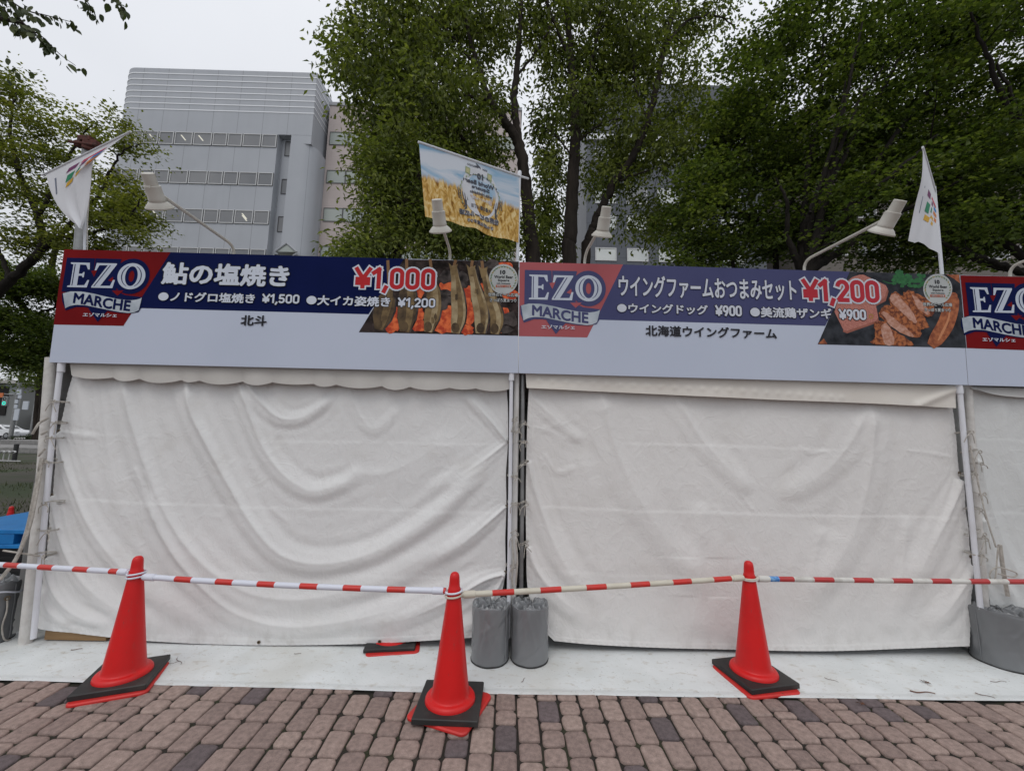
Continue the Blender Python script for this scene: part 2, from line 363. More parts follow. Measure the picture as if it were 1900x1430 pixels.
def edge_fn(P, Y):
    W = cat([at(x, y, Y) for x, y in P], 10); s = np.r_[0, np.cumsum(np.linalg.norm(np.diff(W, axis=0), axis=1))]; s /= s[-1]
    return lambda t: np.stack([np.interp(t, s, W[:, k]) for k in range(3)], -1)
def curtain(parent, mt, top, bottom, left, right, folds, Y, nu=380, nv=240, seed=0, sag=.012, creases=(), grommets=()):
    T, B, L, R = (edge_fn(p, Y) for p in (top, bottom, left, right))
    u = np.linspace(0, 1, nu); v = np.linspace(0, 1, nv); U, V = np.meshgrid(u, v)
    Tu, Bu, Lv, Rv = T(u)[None], B(u)[None], L(v)[:, None], R(v)[:, None]; U3, V3 = U[..., None], V[..., None]
    P = (1-V3)*Tu+V3*Bu+(1-U3)*Lv+U3*Rv-((1-U3)*(1-V3)*T(np.array([0.]))[0]+U3*(1-V3)*T(np.array([1.]))[0]+(1-U3)*V3*B(np.array([0.]))[0]+U3*V3*B(np.array([1.]))[0])
    X, Z = P[..., 0], P[..., 2]; D = np.zeros_like(X)
    for pts, wd, am, *rest in folds:
        if not rest and abs(pts[0][1]-np.interp(pts[0][0], [q[0] for q in top], [q[1] for q in top])) < 50:      # the fold starts under the valance
            (xa, ya), (xb, yb) = pts[0], pts[1]; l_ = math.hypot(xb-xa, yb-ya); pts = [(xa-(xb-xa)/l_*60, ya-(yb-ya)/l_*60)]+list(pts)
        q = cat([at(x, y, Y) for x, y in pts], 8)[:, [0, 2]]; best = np.full(X.shape, 1e9); par = np.zeros_like(X); sg = np.zeros_like(X)
        for i in range(len(q)-1):
            a, dd = q[i], q[i+1]-q[i]; l2 = dd@dd+1e-12
            tt = np.clip(((X-a[0])*dd[0]+(Z-a[1])*dd[1])/l2, 0, 1)
            ex, ez = X-(a[0]+tt*dd[0]), Z-(a[1]+tt*dd[1]); ds = np.hypot(ex, ez); mk = ds < best
            best = np.where(mk, ds, best); par = np.where(mk, (i+tt)/(len(q)-1), par); sg = np.where(mk, np.sign(ez*dd[0]-ex*dd[1])*np.sign(dd[0]+1e-9), sg)
        w0, w1 = (wd if isinstance(wd, tuple) else (wd, wd)); ww = w0+(w1-w0)*par
        env = np.clip(par/.1, 0, 1)*np.clip((1-par)/.16, 0, 1); env = env*env*(3-2*env)
        if rest: env = np.clip((1-par)/.25, 0, 1)*np.clip(par/.02, .0, 1)     # folds that start sharply at a grommet
        asym = np.where(sg > 0, 1.0, 1.65)                                   # gentler slope below the ridge than above
        D += 1.0*am*env*np.exp(-(best/(ww*.9*asym))**1.45)
        if wd if isinstance(wd, tuple) else 0: D += .13*am*env*np.cos(best/ww*2.6+par*5)*np.exp(-(best/(3.2*ww))**2)
    for pts, am in creases:
        q = np.array([at(x, y, Y)[[0, 2]] for x, y in pts]); zc = np.interp(X, q[:, 0], q[:, 1])
        on = np.clip((X-q[0, 0])/.1, 0, 1)*np.clip((q[-1, 0]-X)/.1, 0, 1); zc = zc+.003*np.sin(X*5)+.0012*np.sin(X*17+1)
        D += on*am*.45*np.tanh((zc-Z)/.009)*np.exp(-np.abs(zc-Z)/.04)
    rr = np.random.default_rng(seed)
    for k in range(14):                                                       # soft irregular drape
        kx, kz = rr.uniform(-5, 5), rr.uniform(-3.5, 3.5); D += .0016*np.sin(kx*X+kz*Z+rr.uniform(0, 6))
    D += sag*np.sin(np.pi*U)*np.sin(np.pi*np.clip(V*.9+.05, 0, 1))
    tv = np.clip(V/.11, 0, 1); D *= .22+.78*tv*tv*(3-2*tv)
    hem = np.minimum((1-V)*2.0, np.minimum(U, 1-U)*3.4)
    D += .0022*(hem < .045)+.0010*np.sin(Z*150+X*150)*(hem < .03)
    P[..., 1] = Y-D
    b = MB(); b.grid(P[::-1])
    o = b.build('front_curtain', mt, parent, smooth=True, auto=180)
    for gx, gy in grommets:
        c = at(gx, gy, Y); i = np.argmin((X-c[0])**2+(Z-c[2])**2); c = P.reshape(-1, 3)[i]+np.array([0, -.004, 0])
        th = np.arange(13)*2*math.pi/12; mb = MB()
        mb.tube(np.stack([c[0]+.0085*np.cos(th), np.full(13, c[1]), c[2]+.0085*np.sin(th)], -1), .0035, 6, cap=False)
        mb.lathe([(.0001, 0), (.007, .0005)], 10, (0, 0, 0), m=1, cap=False) if False else None
        mb.add(np.stack([c[0]+.0075*np.cos(th[:-1]), np.full(12, c[1]+.002), c[2]+.0075*np.sin(th[:-1])], -1), [tuple(range(12))[::-1]], 1)
        mb.build('grommet', [M_brass, M_black], o, smooth=True)
    return o
M_black = mat('black_void', (.012, .011, .01), .9)

def z7(*p): return [(60+x/2.065, 660+y/2.065) for x, y in p]
def z8(*p): return [(960+x/2.065, 680+y/2.065) for x, y in p]
FOLDS1 = [
 (z7((600,100),(625,220),(700,370),(770,500),(860,650),(970,760),(1130,790),(1330,740),(1540,610),(1690,470),(1815,335)), (.045,.05), .040),
 (z7((800,110),(840,220),(900,360),(980,460),(1080,515),(1190,490),(1280,440)), (.035,.045), .030),
 (z7((830,110),(880,175),(950,235),(1030,240),(1110,195),(1170,130)), (.035,.03), .026),
 (z7((1220,130),(1260,230),(1310,280),(1370,240),(1400,180)), (.03,.03), .012),
 (z7((360,100),(395,250),(450,420),(520,590),(600,720),(720,840),(880,915),(1100,920),(1350,850),(1560,740),(1720,640),(1812,580)), (.05,.06), .032),
 (z7((460,500),(490,620),(560,760),(660,880),(790,980),(980,1030),(1200,1010),(1450,950),(1660,870),(1810,830)), (.05,.05), .030),
 (z7((105,290),(130,390),(165,500),(225,640),(310,760),(420,870),(560,970),(720,1040)), (.018,.06), .030, 1),
 (z7((80,530),(100,640),(140,760),(200,860),(290,940),(400,1000),(540,1040)), (.016,.055), .028, 1),
 (z7((58,770),(75,860),(110,930),(170,985),(250,1015),(330,1030)), (.016,.035), .030, 1),
 (z7((45,880),(60,960),(100,1000),(170,1030)), (.02,.03), .018),
 (z7((105,290),(180,300),(260,310)), (.012,.02), .008, 1),
 (z7((1820,330),(1760,255),(1690,175),(1640,120)), (.012,.035), .026, 1),
 (z7((1820,330),(1730,400),(1620,470),(1480,530)), (.012,.05), .016, 1),
 (z7((1815,575),(1740,640),(1640,720),(1500,800)), (.012,.05), .024, 1),
 (z7((1812,830),(1720,860),(1600,930),(1440,1000),(1250,1050)), (.012,.05), .028, 1),
 (z7((1812,830),(1760,930),(1700,1010),(1600,1060)), (.012,.045), .026, 1),
 (z7((180,100),(200,260),(215,420),(240,560)), (.05,.05), .014),
 (z7((270,110),(290,320),(330,520),(380,680)), (.03,.05), .012),
 (z7((400,420),(440,520),(470,600)), (.018,.02), .007),
 (z7((440,430),(480,560),(490,640)), (.015,.02), .006),
 (z7((1410,130),(1400,330),(1410,560)), (.012,.012), .004),
 (z7((1190,150),(1185,330),(1190,480)), (.012,.012), .003),
 (z7((900,560),(940,600),(1000,640)), (.010,.012), .003),
 (z7((1200,440),(1350,450),(1500,380),(1640,300)), (.07,.07), .012),
]
FOLDS2 = [
 (z8((40,360),(60,450),(95,560),(150,700),(230,830),(340,930)), (.02,.07), .030, 1),
 (z8((40,690),(70,770),(130,850),(220,930),(330,990)), (.02,.06), .022, 1),
 (z8((330,140),(370,300),(430,450),(520,600),(650,760),(760,870)), (.06,.08), .024),
 (z8((620,140),(680,250),(760,350),(840,430),(900,490)), (.05,.05), .020),
 (z8((1330,160),(1270,280),(1190,380),(1090,450),(960,500)), (.05,.06), .020),
 (z8((1350,160),(1345,320),(1320,480),(1270,640),(1170,800),(1060,900)), (.06,.08), .028),
 (z8((60,120),(120,180),(200,250),(260,290)), (.03,.03), .014),
 (z8((60,230),(130,250),(210,290)), (.012,.016), .004),
 (z8((1690,430),(1660,520),(1600,640),(1530,780),(1450,920)), (.02,.08), .030, 1),
 (z8((1740,760),(1700,840),(1640,930),(1560,1010)), (.02,.06), .028, 1),
 (z8((1690,430),(1720,560),(1735,680)), (.02,.03), .012, 1),
 (z8((1480,320),(1570,330),(1680,350)), (.010,.012), .004),
 (z8((1070,300),(1120,330),(1180,320)), (.010,.010), .004),
 (z8((1160,600),(1120,750),(1100,900),(1090,1040)), (.07,.07), .015),
 (z8((700,500),(690,700),(700,900),(690,1050)), (.09,.09), .016),
 (z8((250,300),(290,600),(330,850),(360,1040)), (.07,.07), .012),
 (z8((1480,560),(1470,750),(1440,900),(1420,1040)), (.06,.06), .016),
 (z8((860,200),(870,330),(880,450)), (.015,.015), .004),
 (z8((840,480),(880,530),(900,550)), (.010,.010), .004),
 (z8((100,330),(150,400),(230,380)), (.02,.02), .006),
]
def make_tent(label, k, legs, top_edge):
    "legs: front legs as (top px, bottom px, radius, material); returns the tent's empty"
    return None

def tube_px(name, pts, r, mt, parent, Y=YW, n=10):
    b = MB(); b.tube([at(x, y, Yy) if len(q) == 3 else at(x, y, Y) for q in pts for x, y, Yy in [(*q, Y)[:3]]], r, n)
    return b.build(name, mt, parent, smooth=True)
def shell(t, x0, x1, k):
    "roof, side and back cloth and the legs behind"
    yb, yr, ze, zr = 5.8, 4.4, 1.98, 2.66
    b = MB(); y0 = YW+.05
    b.add([(x0,y0,ze),(x1,y0,ze),(x1,yr,zr),(x0,yr,zr)], [(0,1,2,3)]); b.add([(x0,yr,zr),(x1,yr,zr),(x1,yb,ze),(x0,yb,ze)], [(0,1,2,3)])
    b.build('roof', M_val[k], t)
    b = MB(); b.add([(x0,yb,.02),(x1,yb,.02),(x1,yb,ze),(x0,yb,ze)], [(0,1,2,3)]); b.build('back_wall', M_cloth[k], t)
    for x in (x0+.002, x1-.002):
        b = MB(); yv = np.linspace(y0+.04, yb, 40); zv = np.linspace(.03, ze, 12); A, B_ = np.meshgrid(yv, zv)
        top = np.where(A < yr, ze+(A-y0)/(yr-y0)*(zr-ze), zr-(A-yr)/(yb-yr)*(zr-ze)); Zq = .03+(B_-.03)/(ze-.03)*(top-.03)
        b.grid(np.stack([x+.012*np.sin(A*9+B_*2), A, Zq], -1)); b.build('side_wall', M_cloth[k], t, smooth=True)
    for x in (x0+.05, x1-.05):
        b = MB(); b.tube([(x,yb-.05,0),(x,yb-.05,ze)], .024, 10); b.build('leg', M_pole, t, smooth=True)
    b = MB(); b.tube([(x0+.04,YW+.03,ze),(x1-.04,YW+.03,ze)], .02, 10); b.build('eave_bar', M_steel, t, smooth=True)

def valance(t, mt, top, bottom, Y, scallop=0, seed=0, fold=None):
    T, B = edge_fn(top, Y), edge_fn(bottom, Y); nu, nv = 360, 24; u = np.linspace(0, 1, nu); v = np.linspace(0, 1, nv)
    rr = np.random.default_rng(seed); off = np.zeros(nu); out = np.zeros(nu)
    if scallop:
        kn = np.linspace(0, 1, 14)+np.r_[0, rr.uniform(-.02, .02, 12), 0]; a = rr.uniform(.35, 1, 13)
        for i in range(13):
            s = np.clip((u-kn[i])/(kn[i+1]-kn[i]), 0, 1); mk = (u >= kn[i]) & (u <= kn[i+1])
            off = np.where(mk, -scallop*a[i]*np.sin(np.pi*s)**.8, off); out = np.where(mk, .02*a[i]*np.sin(np.pi*s), out)
    else:
        out = .004*np.sin(u*31)+.004*np.sin(u*17+1)
    P = (1-v)[:, None, None]*T(u)[None]+v[:, None, None]*B(u)[None]
    P[..., 2] += (v[:, None]**2)*off[None]
    D = (v[:, None]**1.3)*out[None]+.012*v[:, None]
    if fold:
        for pts, wd, am in fold:
            q = cat([at(x, y, Y) for x, y in pts], 8)[:, [0, 2]]
            ds = np.min(np.hypot(P[..., 0][..., None]-q[:, 0], P[..., 2][..., None]-q[:, 1]), -1); D += am*np.exp(-(ds/wd)**2)
    P[..., 1] = Y-D
    b = MB(); b.grid(P[::-1]); return b.build('valance', mt, t, smooth=True, auto=180)

def rope(name, parent, P, r=.004, mt=None, n=6):
    b = MB(); b.tube(cat(P, 8), r, n); return b.build(name, mt or M_rope, parent, smooth=True)
rnd = random.Random(77)
def tie(parent, x, y, w=24, Y=YW, kind=0):
    "a lashing round the pole at pixel x, y with loose ends"
    c = at(x, y, Y-.03); sc = Y/FPX; h = w*sc/2*rnd.uniform(.62, .9); c[0] += rnd.uniform(-.1, .25)*h; b = MB(); tz = rnd.uniform(-.02, .02)
    th = np.linspace(0, 2*math.pi, 15)
    for dz in (0, .007):
        b.tube(np.stack([c[0]+h*np.cos(th), c[1]+.035+.042*np.sin(th), c[2]+dz+(.006+tz)*np.cos(th+rnd.random())], -1), .0024, 5)
    kx = c[0]+rnd.uniform(-.3, .8)*h
    b.tube(cat([(kx, c[1]-.012, c[2]), (kx+.012, c[1]-.02, c[2]+.012), (kx+.02, c[1]-.02, c[2]-.004), (kx, c[1]-.02, c[2]-.006), (kx+.004, c[1]-.016, c[2]+.006)], 5), .0034, 5)
    for s in (-1, 1):
        l = rnd.uniform(.03, .10); dx = rnd.uniform(-.01, .04)*s
        b.tube(cat([(kx, c[1]-.018, c[2]), (kx+dx, c[1]-.024, c[2]-l*.4), (kx+dx*1.4+rnd.uniform(-.02, .02), c[1]-.02, c[2]-l)], 5), .0030, 5)
    return b.build('rope_tie', M_rope, parent, smooth=True)

t1 = thing('market_tent', 'grey-white canvas stall tent with deep swagged folds and a scalloped valance', 'tent', (0, 0, 0), 0, 'stall tents in the row')
YC = YW+.05
curtain(t1, M_cloth[0], z7((165,50),(600,62),(1200,82),(1815,100)), z7((12,1040),(60,1050),(160,1060),(380,1086),(620,1100),(870,1106),(1100,1106),(1332,1100),(1520,1090),(1700,1078)),
        z7((165,50),(140,150),(108,280),(88,420),(78,530),(60,700),(55,780),(35,900),(12,1040)), z7((1815,100),(1822,200),(1822,330),(1815,450),(1816,575),(1812,700),(1812,830),(1790,930),(1750,1010),(1700,1078)),
        FOLDS1, YC, seed=3, creases=[(z7((900,325),(1400,333),(1815,338)), .0035), (z7((130,545),(600,570),(900,580),(1400,590),(1815,600)), .004), (z7((700,830),(1200,838),(1700,850)), .0025), (z7((120,295),(300,300),(420,300)), .002)],
        grommets=[z7((105,286))[0], z7((79,530))[0], z7((57,775))[0], z7((872,1095))[0], z7((1332,1091))[0], z7((1822,329))[0], z7((1816,573))[0], z7((1812,830))[0]])
valance(t1, M_val[0], [(128,660),(500,668),(945,688)], [(136,697),(300,704),(500,709),(700,716),(945,722)], YC-.05, scallop=.030, seed=4)
shell(t1, -3.47, .015, 0)
tube_px('leg', [(96,664),(77,925),(47,1196)], .036, M_wrap, t1, YW+.03)
tube_px('leg', [(959,690),(956,900),(951,1182)], .021, M_pole, t1, YW+.04)
tube_px('pipe', [(114,668),(98,800),(62,1184)], .0165, M_pipe, t1, YW-.02)
tube_px('pipe', [(949,690),(947,880),(943,1182)], .0145, M_pipe, t1, YW-.02)
for a in ([(115,664),(113,690)], [(949.5,684),(949,706)]): tube_px('pipe_cap', a, .022, M_pipe, t1.children[-2] if a[0][0] < 500 else t1.children[-1], YW-.02)
for x, y, ww in ((100,745,34),(96,784,36),(93,812,38),(90,856,40),(84,934,42),(80,985,42),(76,1030,44),(953,780,24),(951,800,26),(951,884,24),(950,934,24),(949,990,24),(949,1050,26)): tie(t1, x, y, ww)
b = MB(); q0, q1 = at(90,1166,YC+.03), at(200,1192,YC+.03); b.box((q0[0], YC+.01, .012), (q1[0], YC+.06, .075)); b.build('floor_board', M_wood, t1, bevel=.003)

t2 = thing('market_tent', 'warm white canvas stall tent with a straight valance, behind the solitary red cone', 'tent', (0, 0, 0), 0, 'stall tents in the row')
curtain(t2, M_cloth[1], z8((45,60),(600,85),(1200,120),(1665,140)), z8((140,1048),(300,1062),(600,1078),(900,1084),(1200,1086),(1500,1080),(1735,1071)),
        z8((45,60),(38,200),(34,364),(32,500),(34,690),(40,850),(80,980),(140,1048)), z8((1665,140),(1680,250),(1692,410),(1712,560),(1735,730),(1738,900),(1735,1071)),
        FOLDS2, YC, seed=11, sag=.03, creases=[(z8((380,290),(720,302),(1000,310),(1250,320)), .0045), (z8((60,535),(500,550),(900,562),(1350,572),(1720,578)), .005), (z8((60,770),(350,795),(700,800)), .003), (z8((1050,815),(1500,822),(1720,830)), .0025)],
        grommets=[z8((37,364))[0], z8((34,690))[0], z8((1690,409))[0], z8((1738,728))[0]])
valance(t2, M_val[1], [(975,688),(1400,700),(1772,716)], [(977,720),(1400,740),(1600,748),(1772,757)], YC-.05, seed=6, fold=[([(1700,752),(1740,735),(1770,722)], .03, .02), ([(1000,706),(1200,716),(1400,727),(1560,738)], .02, .006)])
shell(t2, .05, 3.40, 1)
tube_px('leg', [(970,690),(969,900),(966,1180)], .016, M_steel, t2, YW+.045)
tube_px('leg', [(1795,716),(1808,900),(1832,1190)], .026, M_wrap, t2, YW+.04)
tube_px('pipe', [(1780,716),(1790,830),(1819.5,1132)], .0165, M_pipe, t2, YW-.02)
tube_px('pipe_cap', [(1778,712),(1781,730)], .022, M_pipe, t2.children[-1], YW-.02)
for x, y, ww in ((969,786,20),(970,820,20),(971,860,18),(970,935,18),(972,1010,18),(1796,802,30),(1803,880,30),(1811,945,28),(1806,838,28),(1814,990,30),(1816,1030,30)): tie(t2, x, y, ww)
rope('guy_rope', t2, [at(1800,826,YW-.05), at(1825,940,YW-.08), at(1848,1015,YW-.11)], .005); rope('guy_rope', t2, [at(1855,1010,YW-.11), at(1862,1060,YW-.1), at(1870,1106,YW-.12)], .012)
rope('guy_rope', t2, [at(1852,1012,YW-.13), at(1846,1075,YW-.13), at(1836,1066,YW-.13), at(1850,1052,YW-.13), at(1885,1062,YW-.13), at(1880,1070,YW-.13), at(1852,1064,YW-.13)], .0045)
rope('guy_rope', t1, [at(950,1000,YW-.05), at(953,1040,YW-.06), at(950,1075,YW-.06), at(956,1100,YW-.06)], .006); rope('guy_rope', t1, [at(957,1000,YW-.05), at(960,1040,YW-.06), at(957,1085,YW-.06)], .006)
rope('guy_rope', t1, [at(77,850,YW-.02), at(62,930,YW-.08), at(48,990,YW-.1), at(30,1036,YW-.12), at(0,1075,YW-.2)], .011); rope('guy_rope', t1, [at(80,850,YW-.03), at(66,930,YW-.09), at(53,985,YW-.11), at(33,1030,YW-.13)], .008)
rope('guy_rope', t1, [at(90,775,YW-.04), at(74,784,YW-.06), at(66,795,YW-.08), at(60,805,YW-.08)], .008); rope('guy_rope', t1, [at(88,800,YW-.04), at(76,806,YW-.05)], .007); rope('guy_rope', t1, [at(84,832,YW-.04), at(71,846,YW-.05)], .007)
rope('guy_rope', t1, [at(6,1021,YW-.1), at(40,1026,YW-.1), at(74,1031,YW-.04)], .006)

t3 = thing('market_tent', 'pale canvas stall tent cut off by the frame edge behind the largest grey weight bag', 'tent', (0, 0, 0), 0, 'stall tents in the row')
curtain(t3, M_cloth[2], [(1796,716),(1900,728),(2300,744),(2700,760)], [(1848,1195),(1900,1200),(2300,1206),(2760,1204)], [(1796,716),(1806,850),(1820,1000),(1848,1195)], [(2700,760),(2716,900),(2740,1050),(2760,1204)],
        [([(1812,850),(1835,950),(1870,1040),(1920,1120)], (.02,.05), .03, 1), ([(1818,960),(1850,1060),(1890,1130)], (.02,.04), .03, 1), ([(1860,760),(1880,860),(1930,960)], .05, .02), ([(1920,760),(1960,900),(2100,1020),(2300,1060),(2500,980)], .06, .03), ([(2100,770),(2150,900),(2300,950),(2500,860)], .05, .03)],
        YC+.004, nu=300, nv=200, seed=21, creases=[([(1800,812),(1900,818),(2600,840)], .004), ([(1810,948),(1900,952),(2600,970)], .004)])
valance(t3, M_val[2], [(1797,716),(1900,720),(2700,742)], [(1800,722),(1900,738),(2300,750),(2700,764)], YC-.03, seed=9)
shell(t3, 3.48, 6.95, 2)
for y, ww in ((860,16),(916,16),(1000,16)): tie(t3, 1812+(y-860)*.09, y, ww, YW+.02)
b = MB(); b.tube([(6.9, YW, 0), (6.9, YW, 1.96)], .024, 10); b.build('leg', M_pole, t3, smooth=True)

# ------------------------------------------------------------------ printed sign boards
YS = 2.975; LAY = .0009
def S(x, y, layer=0): return at(x, y, YS-layer*LAY)
def text_flat(s, bold=0.0, res=4, space=1.0):
    fc = bpy.data.curves.new('text', 'FONT'); fc.body = s; fc.offset = bold; fc.resolution_u = res; fc.space_character = space
    o = bpy.data.objects.new('text', fc); COL.objects.link(o); bpy.context.view_layer.update()
    me = bpy.data.meshes.new_from_object(o.evaluated_get(bpy.context.evaluated_depsgraph_get()))
    V = np.array([v.co[:] for v in me.vertices]); Fc = [tuple(p.vertices) for p in me.polygons]
    bpy.data.objects.remove(o); bpy.data.curves.remove(fc); bpy.data.meshes.remove(me)
    return V, Fc
def text_on(b, s, TL, BR, layer, m=0, bold=.03, grow=0.0, curve=None, space=1.0):
    """lay the words between two photo points on the board; grow adds an outline of that many em"""
    V, Fc = text_flat(s, 0, 3, space); lo, hi = V.min(0)-bold, V.max(0)+bold
    a, c = S(*TL, layer), S(*BR, layer); kx, kz = (c[0]-a[0])/(hi[0]-lo[0]), (a[2]-c[2])/(hi[1]-lo[1])
    rings = [(0, 0)]+[(bold*math.cos(q), bold*math.sin(q)) for q in np.arange(8)*math.pi/4+.39]
    if grow: rings = [((bold+grow)*math.cos(q), (bold+grow)*math.sin(q)) for q in np.arange(14)*math.pi/7]+[((bold+grow*.5)*math.cos(q), (bold+grow*.5)*math.sin(q)) for q in np.arange(8)*math.pi/4]
    for i, (dx, dz) in enumerate(rings):
        # stroke weight is the same in x and z on the board
        X = a[0]+(V[:, 0]-lo[0])*kx+dx*min(kx, kz*1.15); Z = c[2]+(V[:, 1]-lo[1])*kz+dz*min(kz, kx*1.15)
        if curve is not None: Z = Z+curve((X-a[0])/(c[0]-a[0]))
        b.add(np.stack([X, np.full(len(X), YS-layer*LAY-i*.000022), Z], -1), Fc, m)
def poly_on(b, pts, layer, m=0):
    P = [S(x, y, layer) for x, y in pts]
    n = len(P); A = sum(P[i][0]*P[(i+1) % n][2]-P[(i+1) % n][0]*P[i][2] for i in range(n))
    b.add(P, [tuple(range(n)) if A > 0 else tuple(range(n))[::-1]], m)
def blade(spine, widths, n=10):
    "outline of a tapering shape along a spine of photo points"
    q = cat([(x, y, 0) for x, y in spine], n)[:, :2]; w = np.interp(np.linspace(0, 1, len(q)), np.linspace(0, 1, len(widths)), widths)
    T = np.gradient(q, axis=0); T /= np.linalg.norm(T, axis=1)[:, None]+1e-9; N = np.stack([-T[:, 1], T[:, 0]], -1)
    return [tuple(p) for p in q+N*w[:, None]/2]+[tuple(p) for p in (q-N*w[:, None]/2)[::-1]]
def strip_on(b, spine, widths, layer, m=0, n=10):
    P = blade(spine, widths, n); k = len(P)//2
    V = [S(x, y, layer) for x, y in P]
    b.add(V, [(i, 2*k-1-i, 2*k-2-i, i+1) for i in range(k-1)], m)
    f = b.f[-1]; v = np.vstack(b.v)
    # keep the printed side towards the street
    nrm = np.cross(v[f[1]]-v[f[0]], v[f[2]]-v[f[0]])
    if nrm[1] > 0:
        for i in range(1, k): b.f[-i] = b.f[-i][::-1]
INK = dict(rough=.55, spec=.18)
def ink(n, c, c2=None, **k): return mat(n, c, **{**INK, **(dict(spec=.04, rough=.75) if n in ('print_red', 'print_navy', 'print_charcoal', 'print_slate', 'print_coal') else {}), **dict(col2=c2, scale=3), **k})
M_panel = mat('sign_board_face', (.52, .57, .68), .5, (.50, .55, .66), 1.5, spec=.2)
M_edge = mat('sign_board_edge', (.35, .36, .38), .6)
INKS = [dict(red=ink('print_red', (.19,.010,.012), (.15,.008,.010)), navy=ink('print_navy', (.006,.011,.066), (.005,.010,.056)), silver=ink('print_silver', (.50,.555,.64)), white=ink('print_white', (.60,.645,.73)), black=ink('print_black', (.012,.012,.016)), price=ink('print_price_red', (.46,.016,.022))),
        dict(red=ink('pale_red', (.40,.10,.11), (.37,.09,.10)), navy=ink('pale_navy', (.060,.066,.16), (.055,.06,.15)), silver=ink('pale_silver', (.52,.57,.65)), white=ink('pale_white', (.58,.61,.68)), black=ink('pale_black', (.022,.022,.028)), price=ink('pale_price_red', (.44,.025,.04)))]  # second board's inks: paler and less saturated than the first set
M_ribbon = ink('ribbon_silver', (.34, .39, .44), (.50, .55, .60), scale=9)

def serif_letters(b, TL, BR, layer, m_face, m_line, grow=0.0):
    "E, Z and O of the shop mark: slab serifs, thick and thin strokes; unit box 0..1 high"
    def P(x, z):
        a, c = S(*TL, layer), S(*BR, layer); return np.array([a[0]+x*(c[0]-a[0])/2.76, YS-layer*LAY, c[2]+z*(a[2]-c[2])])
    cnt_ = [0]
    def poly(pts, m=m_face):
        n = len(pts); A = sum(pts[i][0]*pts[(i+1) % n][1]-pts[(i+1) % n][0]*pts[i][1] for i in range(n))
        if A < 0: pts = pts[::-1]
        V = [P(x, z) for x, z in pts]
        if grow: cnt_[0] += 1; V = [v-np.array([0, .00004*cnt_[0], 0]) for v in V]
        b.add(V, [tuple(range(n))], m)
    if grow:
        poly([(-.17,-.17),(.84,-.17),(.90,.30),(.86,.75),(.84,1.17),(-.17,1.17)]); poly([(.86,-.17),(1.74,-.17),(1.80,.36),(1.72,.62),(1.80,1.17),(.86,1.17),(.88,.6)])
    else:
        poly([(0,0),(.70,0),(.75,.30),(.69,.30),(.60,.09),(.34,.08),(.34,.46),(.46,.47),(.50,.40),(.54,.40),(.54,.62),(.50,.62),(.46,.55),(.34,.55),(.34,.92),(.56,.91),(.65,.73),(.71,.73),(.68,1),(0,1),(0,.95),(.10,.92),(.10,.08),(0,.05)])
        poly([(.86,0),(1.62,0),(1.67,.33),(1.60,.33),(1.52,.09),(1.17,.08),(1.66,.95),(1.66,1),(.93,1),(.89,.70),(.95,.70),(1.04,.91),(1.34,.92),(.86,.05)])
    th = np.linspace(0, 2*math.pi, 41); cx, cz = 2.24, .5
    ro, rz, ri, rj = .50+grow*.9, .53+grow, .225-(grow*0), .40
    V = [P(cx+ro*math.cos(t), cz+rz*math.sin(t)) for t in th]+[P(cx+(ri if not grow else .10)*math.cos(t), cz+(rj if not grow else .22)*math.sin(t)) for t in th]
    b.add(V, [(i, i+1, 42+i, 41+i) for i in range(40)], m_face)
    f = b.f[-1]; v = np.vstack(b.v)
    if np.cross(v[f[1]]-v[f[0]], v[f[2]]-v[f[0]])[1] > 0:
        for i in range(1, 41): b.f[-i] = b.f[-i][::-1]
    if not grow:                                     # engraved inner lines
        layer += 1
        poly([(.145,.07),(.175,.07),(.175,.93),(.145,.93)], m_line)
        poly([(.93,.06),(.965,.06),(1.45,.92),(1.415,.92)], m_line)
        for s0 in (1, -1):
            ring = [P(cx+s0*.37*math.cos(t), cz+.44*math.sin(t)) for t in np.linspace(-1.15, 1.15, 15)]+[P(cx+s0*.335*math.cos(t), cz+.43*math.sin(t)) for t in np.linspace(1.15, -1.15, 15)]
            b.add(ring, [tuple(range(30)) if s0 > 0 else tuple(range(30))[::-1]], m_line)

